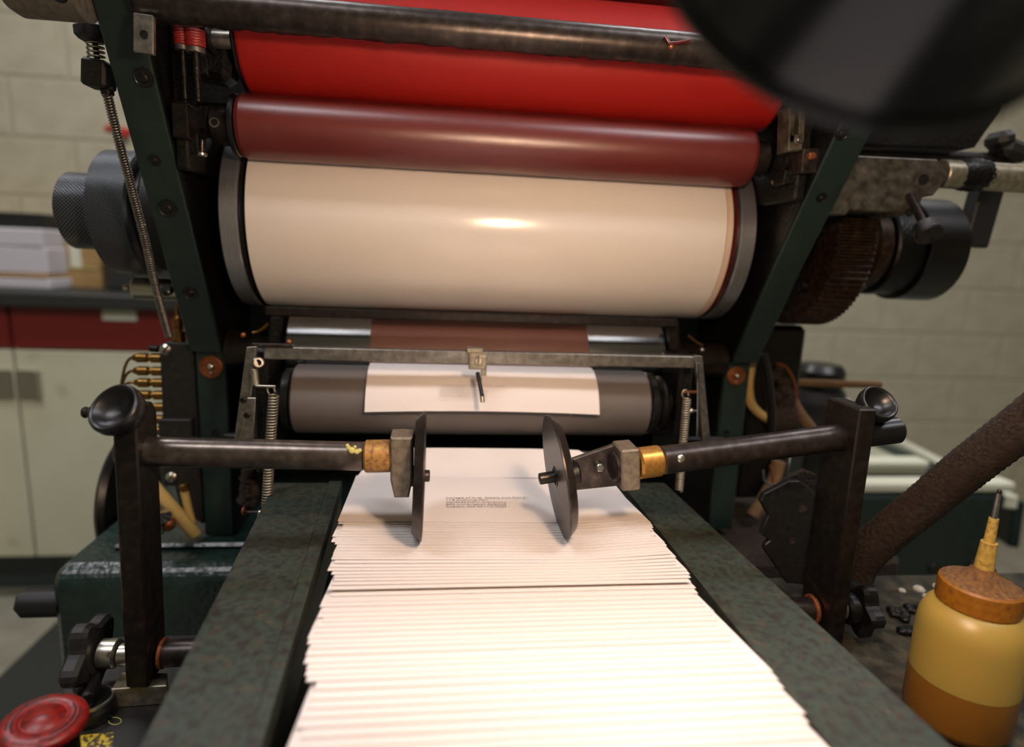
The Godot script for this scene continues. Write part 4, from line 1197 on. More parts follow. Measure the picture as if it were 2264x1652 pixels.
	part(mb().prism(poly, Vector3(0, 0, z - 0.03), Vector3.RIGHT, Vector3.UP, Vector3(0, 0, -0.006), 0.0008), "rear_plate", M.dust, t, "dust covered rear plate")

# ---------------------------------------------------------------- lubrication manifold
func manifold() -> void:
	var z := -0.652
	var t := thing("oil_manifold", "black oil manifold block with a column of brass fittings", "manifold", pz(400, 960, z))
	var q := [[353, 762], [365, 757], [432, 760], [450, 800], [455, 1160], [400, 1130], [386, 1075], [362, 1075], [361, 990]]
	var poly := PackedVector2Array()
	for p in q:
		var w := pz(p[0], p[1], z)
		poly.append(Vector2(minf(w.x, -0.2505), w.y))
	part(mb().prism(poly, Vector3(0, 0, z), Vector3.RIGHT, Vector3.UP, Vector3(0, 0, -0.03), 0.001), "block", M.black_matt, t)
	part(mb().box(pz(392, 945, z + 0.006), Vector3(0.032, 0.02, 0.012), Basis.IDENTITY, 0.001), "step_block", M.black_matt, t)
	for h in [[366, 773], [379, 1055]]:
		var s := part(mb().lathe([Vector2(0, 0.0035), Vector2(0.003, 0.003), Vector2(0.0055, 0.001), Vector2(0.0055, 0), Vector2(0, 0)], pz(h[0], h[1], z), Vector3.BACK, 24), "slotted_screw", M.nickel, t, "bright slotted screw")
		part(mb().box(pz(h[0], h[1], z + 0.0034), Vector3(0.0016, 0.009, 0.0006), Basis(Vector3.BACK, -0.6)), "slot", M.black, s)
	var ys := [791, 820, 846, 873, 900, 927, 952]
	for i in ys.size():
		var xs := 332 + i * 2
		var a := pz(xs - 30, ys[i], z - 0.012)
		var b := pz(xs, ys[i], z - 0.012)
		var e := pz(xs + 25, ys[i], z - 0.012)
		var f := part(mb().lathe([Vector2(0, 0), Vector2(0.0045, 0), Vector2(0.0052, 0.001), Vector2(0.0052, b.x - a.x - 0.003), Vector2(0.0035, b.x - a.x - 0.001), Vector2(0.0035, b.x - a.x + 0.001), Vector2(0.0052, b.x - a.x + 0.0015), Vector2(0.0052, e.x - a.x), Vector2(0, e.x - a.x)], a, Vector3.RIGHT, 6), "brass_fitting", M.brass, t)
		part(mb().lathe([Vector2(0, 0), Vector2(0.003, 0), Vector2(0.004, 0.0035), Vector2(0, 0.004)], a - Vector3(0.0035, 0, 0), Vector3.RIGHT, 16), "compression_nut", M.brass, f)
		if i < 4:
			var cv := Curve3D.new()
			var o := a - Vector3(0.003, 0, 0)
			var en := pz(266, 866 + i * 3, z - 0.012)
			cv.add_point(o, Vector3.ZERO, Vector3(-0.008, 0, 0))
			cv.add_point(en, Vector3(0.004, 0.02 - i * 0.004, 0), Vector3.ZERO)
			cv.add_point(en + Vector3(-0.004, -0.03, 0), Vector3(0, 0.01, 0), Vector3.ZERO)
			part(mb().tube(cv.tessellate_even_length(4, 0.002), 0.0015, 8), "oil_tube", M.brass, f, "thin yellow oil tube")
	var v := pz(397, 757, z - 0.012)
	part(mb().lathe([Vector2(0, 0), Vector2(0.0062, 0), Vector2(0.0062, 0.012), Vector2(0.0042, 0.013), Vector2(0.0042, 0.0155), Vector2(0.0056, 0.0165), Vector2(0.0056, 0.025), Vector2(0.003, 0.028), Vector2(0.002, 0.04), Vector2(0, 0.04)], v, Vector3.UP, 6), "top_fitting", M.brass, t)
	part(mb().cyl(pz(330, 770, z - 0.014), pz(352, 772, z - 0.014), 0.004, 0.001, 16), "plug", M.black_steel, t)
	# tubes below
	part(mb().tube(PackedVector3Array([pz(335, 1070, -0.62), pz(365, 1105, -0.62), pz(400, 1145, -0.625), pz(432, 1182, -0.63)]), 0.0065, 14), "drain_hose", M.hose_clear, t, "yellowed drain hose")
	part(mb().tube(PackedVector3Array([pz(407, 1085, -0.635), pz(416, 1125, -0.635), pz(430, 1182, -0.635)]), 0.0042, 12), "drain_hose", M.hose_clear, t)
	part(mb().cyl(pz(404, 1070, -0.635), pz(410, 1086, -0.635), 0.005, 0.001, 6), "hose_nut", M.brass, t)
	part(mb().lathe([Vector2(0, 0.004), Vector2(0.004, 0.003), Vector2(0.012, 0), Vector2(0.012, -0.0015), Vector2(0, -0.0015)], pz(350, 1143, -0.60), Vector3(0.1, 1, 0.3), 28), "washer", M.chrome, t)
	part(mb().cyl(pz(352, 1150, -0.60), pz(352, 1180, -0.60), 0.0045, 0.0005, 16), "stud", M.steel, t)
	part(mb().ball(pz(370, 1158, -0.61), 0.0085, 18, 0.9), "copper_cap", M.copper, t, "pinkish copper cap")

# ---------------------------------------------------------------- conveyor
func quad_box(b: MB, c: Array, drop: float) -> void:
	var d := Vector3(0, -drop, 0)
	b.quad(c[0], c[1], c[2], c[3], Vector3.UP)
	b.quad(c[0] + d, c[1] + d, c[2] + d, c[3] + d, Vector3.DOWN)
	var mid: Vector3 = (c[0] + c[1] + c[2] + c[3]) / 4
	for i in 4:
		var j := (i + 1) % 4
		b.quad(c[i], c[j], c[j] + d, c[i] + d, (c[i] + c[j]) / 2 - mid)

func conveyor() -> void:
	var y := -0.212
	var ext := func(a: Vector3, b: Vector3) -> Vector3: return a + (b - a) * 1.12
	# left rail
	var lo0 := py_(607, 1068, y)
	var lo1: Vector3 = ext.call(lo0, py_(310, 1652, y))
	var lg0 := py_(727, 1068, y)
	var lg1: Vector3 = ext.call(lg0, py_(545, 1652, y))
	var li0 := py_(756, 1068, y)
	var li1: Vector3 = ext.call(li0, py_(580, 1652, y))
	var t := thing("conveyor_side_rail", "worn dark green steel rail left of the envelopes by the red stop button", "rail", Vector3(lo0.x, y - 0.05, -0.3))
	var b := mb()
	quad_box(b, [lo0, lg0, lg1, lo1], 0.04)
	part(b, "top_plate", M.rail, t)
	b = mb()
	var up := Vector3(0, 0.0018, 0)
	quad_box(b, [lg0 + up + Vector3(0.0006, 0, 0), li0 + up, li1 + up, lg1 + up + Vector3(0.0006, 0, 0)], 0.012)
	part(b, "inner_lip", M.rail, t)
	b = mb()
	var dn := Vector3(-0.001, -0.0105, 0)
	quad_box(b, [li0 + dn - Vector3(0.004, 0, 0), li0 + dn, li1 + dn, li1 + dn - Vector3(0.004, 0, 0)], 0.03)
	part(b, "guide_wall", M.black_steel, t)
	var left_rail := t
	# right rail
	var ro0 := py_(1468, 1068, y)
	var ro1: Vector3 = ext.call(ro0, py_(2105, 1652, y))
	var rg0 := py_(1400, 1068, y)
	var rg1: Vector3 = ext.call(rg0, py_(1910, 1652, y))
	var ri0 := py_(1370, 1068, y)
	var ri1: Vector3 = ext.call(ri0, py_(1830, 1652, y))
	t = thing("conveyor_side_rail", "worn dark green steel rail right of the envelopes by the oil bottle", "rail", Vector3(ro0.x, y - 0.05, -0.3))
	b = mb()
	quad_box(b, [rg0, ro0, ro1, rg1], 0.04)
	part(b, "top_plate", M.rail, t)
	b = mb()
	quad_box(b, [ri0 + up, rg0 + up - Vector3(0.0006, 0, 0), rg1 + up - Vector3(0.0006, 0, 0), ri1 + up], 0.012)
	part(b, "inner_lip", M.rail, t)
	b = mb()
	dn = Vector3(0.001, -0.0105, 0)
	quad_box(b, [ri0 + dn, ri0 + dn + Vector3(0.004, 0, 0), ri1 + dn + Vector3(0.004, 0, 0), ri1 + dn], 0.03)
	part(b, "guide_wall", M.black_steel, t)
	# both rails run straight on towards the operator
	for side in [-1, 1]:
		var p: Array = [lo1, li1] if side < 0 else [ri1, ro1]
		var q := Vector3(0, 0, 0.42)
		var ex := mb()
		quad_box(ex, [p[0], p[1], p[1] + q, p[0] + q], 0.04)
		part(ex, "rail_extension", M.rail, left_rail if side < 0 else t)
	# belt and bed
	single(mb().box(Vector3(0.05, -0.222, -0.175), Vector3(0.215, 0.008, 0.85), Basis.IDENTITY, 0.002), "conveyor_belt", M.rubber, "black conveyor belt under the row of envelopes", "belt", Vector3(0.05, -0.226, -0.175))
	single(mb().box(Vector3(0.05, -0.262, -0.175), Vector3(0.195, 0.07, 0.85), Basis.IDENTITY, 0.003), "conveyor_bed", M.black_matt, "black steel bed under the conveyor belt", "conveyor", Vector3(0.05, -0.297, -0.175))
	# decks each side
	single(mb().box(Vector3(0.47, -0.31, -0.30), Vector3(0.62, 0.02, 0.40), Basis.IDENTITY, 0.003), "side_deck", M.deck, "grimy dark deck beside the conveyor under the oil bottle", "deck", Vector3(0.47, -0.32, -0.30))
	single(mb().box(Vector3(0.04, -0.70, -0.06), Vector3(0.6, 0.71, 0.42), Basis.IDENTITY, 0.01), "front_cabinet", M.green, "dark green cabinet under the front of the conveyor", "machine base", Vector3(0.04, -1.055, -0.16))
	# blobs of dried ink and shavings on the deck
	var rng := RandomNumberGenerator.new()
	rng.seed = 31
	for k in 4:
		var q: Array = [[1985, 1360], [2020, 1352], [2010, 1400], [1995, 1370]][k]
		var c := py_(q[0], q[1], -0.3)
		var m := mb()
		for i in 5:
			m.ball(c + Vector3(rng.randf_range(-0.008, 0.008), 0.003, rng.randf_range(-0.005, 0.005)), rng.randf_range(0.003, 0.006), 9, 0.6)
		single(m, "ink_lump", M.oily, "black lump of dried ink on the deck by the star knob", "ink lump", c, "dried ink lumps on the deck")
	for k in 16:
		var px := rng.randf_range(1985, 2180)
		var py := rng.randf_range(1285, 1340)
		var c := py_(px, maxf(py, 1300), -0.3)
		c.z = minf(c.z, -0.43)
		var m := mb()
		m.ball(pz(px, py, c.z) * 1.0, 0.003 + 0.003 * rng.randf(), 8, 0.7)
		single(m, "paper_scrap", M.debris, "pale scrap of paper lint at the back of the deck", "scrap", pz(px, py, c.z), "paper scraps on the deck")
	# rear strip that the scraps lie on
	single(mb().box(Vector3(0.52, -0.302, -0.505), Vector3(0.5, 0.012, 0.02), Basis(Vector3.RIGHT, 0.5), 0.002), "deck_lip", M.deck, "grimy raised lip at the back of the deck", "deck", Vector3(0.52, -0.308, -0.505))

# ---------------------------------------------------------------- envelopes
func pile_y(x: float, z: float) -> float:
	var y := -0.2015
	if z < -0.345:
		y = -0.1995 + 0.0052 * clampf((-0.345 - z) / 0.085, 0.0, 1.2)
	var w := clampf((-0.345 - z) / 0.03, 0.0, 1.0)
	var k := x - 0.098
	y += w * (0.0035 * (sqrt(k * k + 0.00006) - 0.0077) / 0.06 * (1.0 if k > 0 else 0.35))
	return y

const LINES := ["College of Arts, Media and Design", "118 Cushing Hall", "Northeastern University", "360 Huntington Avenue", "Boston, MA 02115-9921"]

func print_line(t: Node3D, words: String, at: Vector3, bas: Basis, full_width: float, size: float, m: Material) -> void:
	var fnt := SystemFont.new()
	fnt.font_names = PackedStringArray(["Droid Sans"])
	var tm := TextMesh.new()
	tm.text = words
	tm.font = fnt
	tm.font_size = 32
	tm.pixel_size = 0.0001
	tm.depth = 0.0001
	tm.curve_step = 2.0
	tm.horizontal_alignment = HORIZONTAL_ALIGNMENT_LEFT
	var o := MeshInstance3D.new()
	o.name = "printed_line"
	o.mesh = tm
	o.material_override = m
	t.add_child(o, true)
	var full := fnt.get_string_size(LINES[0], HORIZONTAL_ALIGNMENT_LEFT, -1, 32).x * 0.0001
	o.basis = bas * Basis.from_scale(Vector3(full_width / full, size / 0.0032, 1.0))
	o.position = at - org[t]

func envelope_at(zf: float, xc: float, yaw: float, slope: float, l: float, first: bool, near: bool) -> Node3D:
	var w := 0.2265
	var lab := "white envelope in the tight overlapping row pressed under the two discs"
	if near:
		lab = "white envelope in the looser overlapping row in front of the disc held row"
	if first:
		lab = "white envelope with printed return address on top under the two discs"
	var y0 := pile_y(xc, zf)
	var t := thing("envelope", lab, "envelope", Vector3(xc, y0 - 0.002, zf - l / 2), "" if first else ("envelopes on the conveyor" if near else "envelopes under the discs"))
	var f := func(s: float, v: float) -> Vector3:
		var dx := (s - 0.5) * w
		return Vector3(xc + dx, pile_y(xc + dx, zf) - slope * v * l, zf - v * l + dx * yaw)
	part(mb().sheet(f, 22, 4 if not first else 10, 0.0004), "body", M.paper, t)
	if first:
		var back := zf - l
		var ff := func(s: float, v: float) -> Vector3:
			var taper := 1.0 - 0.10 * v - 0.09 * pow(v, 5.0)
			var dx := (s - 0.5) * w * taper
			var lift := 0.016 * pow(v, 1.5)
			return Vector3(xc + dx, pile_y(xc + dx, zf) * 0.3 + pile_y(xc, zf) * 0.7 - slope * l + lift, back - 0.0003 - v * 0.036 + dx * yaw + 0.006 * v * pow(absf(s - 0.5) * 2.0, 4.0))
		part(mb().sheet(ff, 24, 8, 0.0003), "flap", M.paper, t)
		# printed address, flat on the paper
		var z0 := py_(985, 1101, y0).z
		var x0 := py_(985, 1101, y0).x
		var x1 := py_(1169, 1101, y0).x
		var z1 := py_(985, 1121.5, y0).z
		for i in 5:
			var zz := lerpf(z0, z1, i / 4.0)
			var yy := maxf(pile_y(x0, zf), pile_y(x1, zf)) - slope * (zf - zz) + 0.00022
			print_line(t, LINES[i], Vector3(x0, yy, zz), Basis(Vector3.RIGHT, Vector3(0, 0, -1), Vector3.UP), x1 - x0, 0.0036, M.ink)
	return t

func envelopes() -> void:
	var rng := RandomNumberGenerator.new()
	rng.seed = 5
	var zt := py_(1080, 1157, -0.1945).z
	var l := 0.098
	# nearest first: bottom of the shingled row
	var z := 0.24
	var list := []
	while z > -0.13:
		list.append([z, true])
		z -= 0.0075
	while z > -0.342:
		list.append([z, true])
		z -= rng.randf_range(0.0039, 0.0064)
	z = -0.3455
	while z > zt + 0.003:
		list.append([z, false])
		z -= rng.randf_range(0.0031, 0.0041)
	var drift := 0.0
	for e in list:
		var zf: float = e[0]
		drift = drift * 0.55 + rng.randf_range(-0.0026, 0.0026)
		var xc := lerpf(0.0575, 0.0475, clampf((-0.2 - zf) / 0.145, 0.0, 1.0)) if e[1] else lerpf(0.0485, 0.0435, (-0.345 - zf) / 0.085)
		envelope_at(zf, xc + drift, rng.randf_range(-0.003, 0.003) + 0.0, 0.13 if e[1] else 0.1, l, false, e[1])
	envelope_at(zt, 0.0425, -0.004, 0.02, l, true, false)
	# envelope just leaving the rollers
	var pts := [Vector2(-0.1065, -0.601), Vector2(-0.1055, -0.592), Vector2(-0.107, -0.580), Vector2(-0.113, -0.568), Vector2(-0.122, -0.5585), Vector2(-0.132, -0.5525), Vector2(-0.1425, -0.5485)]
	var cv := Curve2D.new()
	for i in pts.size():
		var tn: Vector2 = (pts[mini(i + 1, 6)] - pts[maxi(i - 1, 0)]) / 6.0
		cv.add_point(pts[i], -tn, tn)
	var ln := cv.get_baked_length()
	var xa := pz(806, 913, -0.5485).x
	var xb := pz(1326, 916, -0.5485).x
	var ft := thing("envelope", "single white envelope emerging from the rollers above the discs", "envelope", Vector3((xa + xb) / 2, -0.143, -0.56))
	var f := func(s: float, v: float) -> Vector3:
		var p := cv.sample_baked(ln * v)
		var cur := 0.002 * (1.0 - pow((s - 0.5) * 2.0, 2.0)) * v
		return Vector3(lerpf(xa, xb, s), p.x + cur, p.y)
	part(mb().sheet(f, 20, 20, 0.0004), "body", M.paper, ft)
	var along := Vector3(0, 0.857, -0.514)
	var out := Vector3(0, 0.514, 0.857)
	var p0 := pz(972, 852, -0.5575) + out * 0.0022
	for i in 5:
		print_line(ft, LINES[i], p0 - along * 0.0026 * i, Basis(Vector3.RIGHT, along, out), 0.062, 0.0024, M.ink_faint)

# ---------------------------------------------------------------- stacker arms
func disc(t: Node3D, c: Vector3, ax: Vector3, r: float, bl := 0.0118) -> void:
	# ax points from the bevelled back to the flat face
	var d := part(mb().lathe([Vector2(0, 0), Vector2(r - 0.0055, 0), Vector2(r, 0.0058), Vector2(r, 0.0066), Vector2(r - 0.0004, 0.007), Vector2(0.0075, 0.007), Vector2(0.0075, 0.0068), Vector2(0, 0.0068)], c - ax * 0.0035, ax, 96), "disc", M.dark_steel, t, "dark polished steel disc")
	part(mb().lathe([Vector2(0.0042, 0.0), Vector2(0.0042, bl - 0.0008), Vector2(0.0036, bl), Vector2(0.0026, bl), Vector2(0.0024, bl - 0.0025), Vector2(0, bl - 0.0025)], c + ax * 0.0035, ax, 24), "axle_screw", M.dark_steel, d)
	part(mb().lathe([Vector2(0.0074, 0.0), Vector2(0.0074, 0.0006), Vector2(0.0062, 0.0006), Vector2(0.0062, 0.0)], c + ax * 0.0035, ax, 30), "circlip", M.black, d)

func star_knob(b: MB, c: Vector3, ax: Vector3, r: float, h: float) -> void:
	var u := ax.cross(Vector3.UP).normalized()
	var w := ax.cross(u)
	var poly := PackedVector2Array()
	for i in 50:
		var a := TAU * i / 50
		var rr := r * (0.86 + 0.14 * cos(5.0 * a))
		poly.append(Vector2(cos(a), sin(a)) * rr)
	b.prism(poly, c, u, w, ax * h, h * 0.22)

func dish_knob(t: Node3D, c: Vector3, ax: Vector3, r: float) -> void:
	var k := part(mb().lathe([Vector2(0, -0.012), Vector2(r * 0.55, -0.012), Vector2(r * 0.86, -0.009), Vector2(r, -0.003), Vector2(r, 0.001), Vector2(r * 0.96, 0.003), Vector2(r * 0.88, 0.0034), Vector2(r * 0.8, 0.002), Vector2(r * 0.6, -0.0022), Vector2(r * 0.3, -0.0042), Vector2(0, -0.0048)], c, ax, 48, true), "clamp_knob", M.black, t, "glossy black dished knob")
	part(mb().cyl(c - ax * 0.02, c - ax * 0.011, 0.0042, 0.0005, 20), "stem", M.dark_steel, k)

func stacker_left() -> void:
	var tilt := Basis(Vector3.BACK, deg_to_rad(-1.6))
	var t := thing("stacker_arm", "left stacker arm with yellow paint splatters and edge on disc", "stacker arm", Vector3(-0.196, -0.295, -0.409))
	var yt := pz(300, 925, -0.395).y
	var pb := 0.298
	var pc := Vector3(-0.1975, (yt - pb) / 2, -0.409)
	part(mb().box(pc, Vector3(0.0145, yt + pb, 0.0285), tilt, 0.0012), "post", M.black_steel, t)
	part(mb().cyl(pc + tilt * Vector3(-0.0072, (yt + pb) / 2 - 0.002, -0.004), pc + tilt * Vector3(0.0072, (yt + pb) / 2 - 0.002, -0.004), 0.0085, 0.001, 28), "rounded_top", M.black_steel, t)
	var z := -0.409
	var a := pz(308, 997, z)
	var b := pz(806, 1009, z)
	part(mb().cyl(a - Vector3(0.012, 0, 0), b, 0.0098, 0.0008, 40), "rod", M.rod, t)
	var ax := (b - a).normalized()
	var c1 := pz(866, 1008, z)
	part(mb().cyl(b + ax * 0.0002, c1, 0.0112, 0.0012, 40), "bushing", M.splatter, t, "brass bushing spattered with yellow paint")
	var sp := mb()
	for q in [[770, 990, 0.0016], [778, 996, 0.0024], [789, 999, 0.0018], [768, 985, 0.0012], [795, 996, 0.0014], [785, 988, 0.001]]:
		sp.ball(pz(q[0], q[1], z + 0.0088), q[2], 8, 0.5, Vector3(0, 0.3, 1))
	part(sp, "paint_spatter", M.stain, t, "dried yellow and white paint spatter")
	# link plate with the disc axle lower down
	var u0 := pz(866, 957, z)
	var u1 := pz(909, 957, z)
	var poly := PackedVector2Array()
	for q in [[0.0, 0.0], [0.0145, 0.0], [0.0145, -0.032], [0.0125, -0.0425], [0.0028, -0.0425], [0.0, -0.030]]:
		poly.append(Vector2(q[0], q[1]))
	part(mb().prism(poly, Vector3(u0.x, u0.y, z + 0.0115), Vector3.RIGHT, Vector3.UP, Vector3(0, 0, -0.022), 0.0012), "link_block", M.link, t, "squared grey link block")
	var dc := pz(925.5, 1052, z)
	part(mb().cyl(pz(908, 1010, z), pz(914, 1010, z), 0.009, 0.001, 32), "washer", M.copper, t)
	part(mb().cyl(Vector3(u0.x + 0.012, dc.y, z), Vector3(dc.x - 0.003, dc.y, z), 0.0075, 0.0008, 24), "spacer", M.dark_steel, t)
	disc(t, dc, tilt * Vector3(0.9994, 0, -0.036).normalized(), 0.0445, 0.0042)
	# clamp knob on top and threaded end
	dish_knob(t, pz(256, 905, -0.392), Vector3(-0.28, 0.62, 0.73).normalized(), 0.0165)
	var s0 := pz(184, 912, -0.41)
	var pr := [Vector2(0, 0)]
	for i in 22:
		pr.append(Vector2(0.0038 if i % 2 else 0.0032, 0.03 * i / 21.0))
	pr.append(Vector2(0, 0.03))
	part(mb().lathe(pr, s0, Vector3.RIGHT, 16), "threaded_stud", M.dark_steel, t)
	# cross shaft and star knob
	var y := pz(345, 1445, z).y
	part(mb().cyl(Vector3(-0.19, y, z), Vector3(-0.10, y, z), 0.0092, 0.001, 32), "cross_shaft", M.dark_steel, t)
	part(mb().cyl(Vector3(-0.1895, y, z), Vector3(-0.187, y, z), 0.0105, 0.0006, 32), "shaft_ring", M.copper, t)
	part(mb().cyl(Vector3(-0.217, y, z), Vector3(-0.2055, y, z), 0.0075, 0.001, 32), "spacer_sleeve", M.nickel, t)
	var col := part(mb().cyl(pz(222, 1445, z), pz(262, 1445, z), 0.0098, 0.001, 32), "collar", M.nickel, t, "silver collar")
	part(mb().cyl(pz(242, 1448, z + 0.0085), pz(242, 1448, z + 0.0102), 0.0018, 0, 12), "set_screw", M.black, col)
	var ks := mb()
	star_knob(ks, pz(178, 1450, z), Vector3.RIGHT, 0.0285, 0.012)
	ks.cyl(pz(178, 1450, z) + Vector3(0.011, 0, 0), pz(222, 1448, z), 0.014, 0.002, 30)
	part(ks, "star_knob", M.black_matt, t, "black star knob")

func stacker_right() -> void:
	var t := thing("stacker_arm", "right stacker arm with clean brass bushing and angled disc", "stacker arm", Vector3(0.31, -0.295, -0.42))
	var tilt := Basis(Vector3.BACK, deg_to_rad(0.5))
	var yt := pz(1905, 905, -0.40).y
	part(mb().box(Vector3(0.3106, (yt - 0.2945) / 2, -0.4195), Vector3(0.0138, yt + 0.2945, 0.039), tilt, 0.0012), "post", M.black_steel, t)
	var z := -0.42
	var a := pz(1461, 1018, -0.405)
	var b := pz(1895, 962, z)
	var e := pz(1990, 950, z)
	part(mb().cyl(a, b, 0.0102, 0.0008, 40), "rod", M.dark_steel, t)
	part(mb().cyl(b - (b - a).normalized() * 0.002, e, 0.0102, 0.003, 40), "rod_end", M.black, t)
	var ax := (b - a).normalized()
	part(mb().ball(a + ax * 0.012 + Vector3(-0.0005, 0.003, 0.0092), 0.0032, 16, 0.5, Vector3(0, 0.3, 1)), "rivet", M.nickel, t, "bright round rivet")
	part(mb().cyl(a - ax * 0.0185, a - ax * 0.0003, 0.0112, 0.0016, 40), "bushing", M.bronze, t, "clean golden bronze bushing")
	var lc := pz(1384, 1028, -0.405)
	var lb := Basis(Vector3.BACK, atan2(ax.y, ax.x))
	part(mb().box(lc, Vector3(0.0135, 0.030, 0.024), lb, 0.0012), "link_block", M.link, t, "square brownish link block")
	part(mb().lathe([Vector2(0.009, 0), Vector2(0.0105, 0.001), Vector2(0.0105, 0.003), Vector2(0.009, 0.004), Vector2(0, 0.004)], lc - ax * 0.0068, -ax, 32), "nut", M.dark_steel, t)
	# angled bracket plate between block and disc
	var q := [[1370, 980], [1378, 1074], [1272, 1085], [1266, 1016]]
	var poly := PackedVector2Array()
	for p in q:
		var w := pz(p[0], p[1], -0.413)
		poly.append(Vector2(w.x, w.y))
	part(mb().prism(poly, Vector3(0, 0, -0.413), Vector3.RIGHT, Vector3.UP, Vector3(0, 0, -0.005), 0.0008), "bracket_plate", M.dark_steel, t)
	part(mb().cyl(pz(1322, 1032, -0.413), pz(1328, 1035, -0.4075), 0.0032, 0.0006, 6), "bracket_screw", M.nickel, t)
	var dc := pz(1238, 1052, -0.412)
	var da := Vector3(-0.985, -0.155, 0.02).normalized()
	part(mb().cyl(dc - da * 0.003, dc - da * 0.014, 0.0085, 0.001, 24), "spacer", M.oily, t)
	disc(t, dc, da, 0.0445)
	dish_knob(t, pz(1941, 893, -0.415), Vector3(0.05, 0.66, 0.75).normalized(), 0.0142)
	# cross shaft and star knob
	var y := pz(1885, 1345, z).y
	part(mb().cyl(Vector3(0.22, y, z), Vector3(0.3035, y, z), 0.0095, 0.001, 32), "cross_shaft", M.dark_steel, t)
	part(mb().cyl(Vector3(0.3, y, z), Vector3(0.3036, y, z), 0.012, 0.001, 32), "shaft_ring", M.copper, t)
	part(mb().cyl(Vector3(0.3177, y, z), Vector3(0.3295, y, z), 0.0085, 0.001, 32), "collar", M.nickel, t, "silver collar")
	var ks := mb()
	ks.cyl(Vector3(0.3297, y, z), Vector3(0.3395, y, z), 0.0125, 0.002, 30)
	star_knob(ks, Vector3(0.339, y, z), Vector3.RIGHT, 0.0235, 0.0125)
	part(ks, "star_knob", M.black, t, "black star knob")

# ---------------------------------------------------------------- operator controls
func controls() -> void:
	single(mb().box(Vector3(-0.18, -0.329, -0.30), Vector3(0.16, 0.03, 0.36), Basis.IDENTITY, 0.002), "control_panel", M.panel, "scuffed black control panel beside the conveyor", "control panel", Vector3(-0.18, -0.344, -0.30))
	var y := -0.314
	# loose steel plate under the post
	var q := [[245, 1524], [368, 1516], [370, 1488], [270, 1486]]
	var poly := PackedVector2Array()
	for p in q:
		var w := py_(p[0], p[1], y + 0.0148)
		poly.append(Vector2(w.x, w.z))
	single(mb().prism(poly, Vector3(0, y + 0.0001, 0), Vector3.RIGHT, Vector3.BACK, Vector3(0, 0.0148, 0), 0.0006), "shim_block", M.zinc, "pale steel block lying under the left stacker post", "block", py_(310, 1505, y))
	# selector with chrome ring
	var c := py_(205, 1582, y)
	var t := thing("selector_switch", "black selector switch with chrome ring on the control panel", "switch", c)
	part(mb().lathe([Vector2(0, 0), Vector2(0.0145, 0), Vector2(0.0145, 0.008), Vector2(0.0125, 0.012), Vector2(0, 0.012)], c, Vector3.UP, 48), "bezel", M.black, t)
	part(mb().lathe([Vector2(0.0128, 0.0115), Vector2(0.013, 0.0135), Vector2(0.0118, 0.0135), Vector2(0.0116, 0.0115)], c, Vector3.UP, 48), "chrome_ring", M.nickel, t, "bright chrome ring")
	part(mb().box(c + Vector3(0.001, 0.018, 0), Vector3(0.0055, 0.014, 0.022), Basis(Vector3.UP, 0.2), 0.0015), "lever", M.black, t)
	# emergency stop
	c = pz(97, 1590, -0.322)
	t = thing("emergency_stop_button", "worn red mushroom emergency stop button on the control panel", "button", Vector3(c.x, y, c.z))
	var r := 0.0208
	var up := Vector3(0.10, 0.985, 0.05).normalized()
	part(mb().lathe([Vector2(0, -0.009), Vector2(r * 0.75, -0.009), Vector2(r * 0.97, -0.0055), Vector2(r, -0.003), Vector2(r * 0.97, -0.001), Vector2(r * 0.9, 0.0), Vector2(r * 0.55, 0.0016), Vector2(r * 0.53, 0.0010), Vector2(r * 0.49, 0.0010), Vector2(r * 0.47, 0.0019), Vector2(0, 0.0024)], c, up, 64, true), "mushroom_head", M.estop, t)
	for k in 2:
		var rr: float = r * [0.68, 0.78][k]
		for seg in 2:
			var arc := PackedVector3Array()
			for i in 22:
				var a := -0.9 + seg * PI + i * 0.085 + k * 0.3
				arc.append(c + up * (0.0011 - 0.0006 * k) + Vector3(cos(a) * rr, -(0.1 * cos(a) + 0.05 * sin(a)) * rr, sin(a) * rr))
			part(mb().tube(arc, 0.00045, 6), "arrow_mark", M.black, t)
	part(mb().cyl(Vector3(c.x, y, c.z), c - up * 0.008, 0.0155, 0.001, 36), "stem", M.black, t)
	part(mb().cyl(Vector3(c.x, y, c.z), Vector3(c.x, y + 0.006, c.z), 0.02, 0.001, 36), "collar", M.black_matt, t)
	# yellow warning sticker
	q = [[163, 1652], [246, 1652], [252, 1620], [168, 1628]]
	poly = PackedVector2Array()
	for p in q:
		var w := py_(p[0], p[1] if p[1] < 1650 else 1690, y)
		poly.append(Vector2(w.x, w.z))
	single(mb().prism(poly, Vector3(0, y + 0.0001, 0), Vector3.RIGHT, Vector3.BACK, Vector3(0, 0.0003, 0)), "warning_sticker", M.yellow, "worn yellow warning sticker on the control panel", "sticker", py_(205, 1640, y))
	# scratched circle left by a pen
	var ring := PackedVector3Array()
	for i in 25:
		var a := TAU * i / 24
		ring.append(py_(254 + 14 * cos(a), 1595 + 8 * sin(a), y) + Vector3(0, 0.0002, 0))
	single(mb().tube(ring, 0.00025, 5), "paint_ring", M.stain, "thin yellow ring mark on the black control panel", "mark", py_(254, 1595, y))

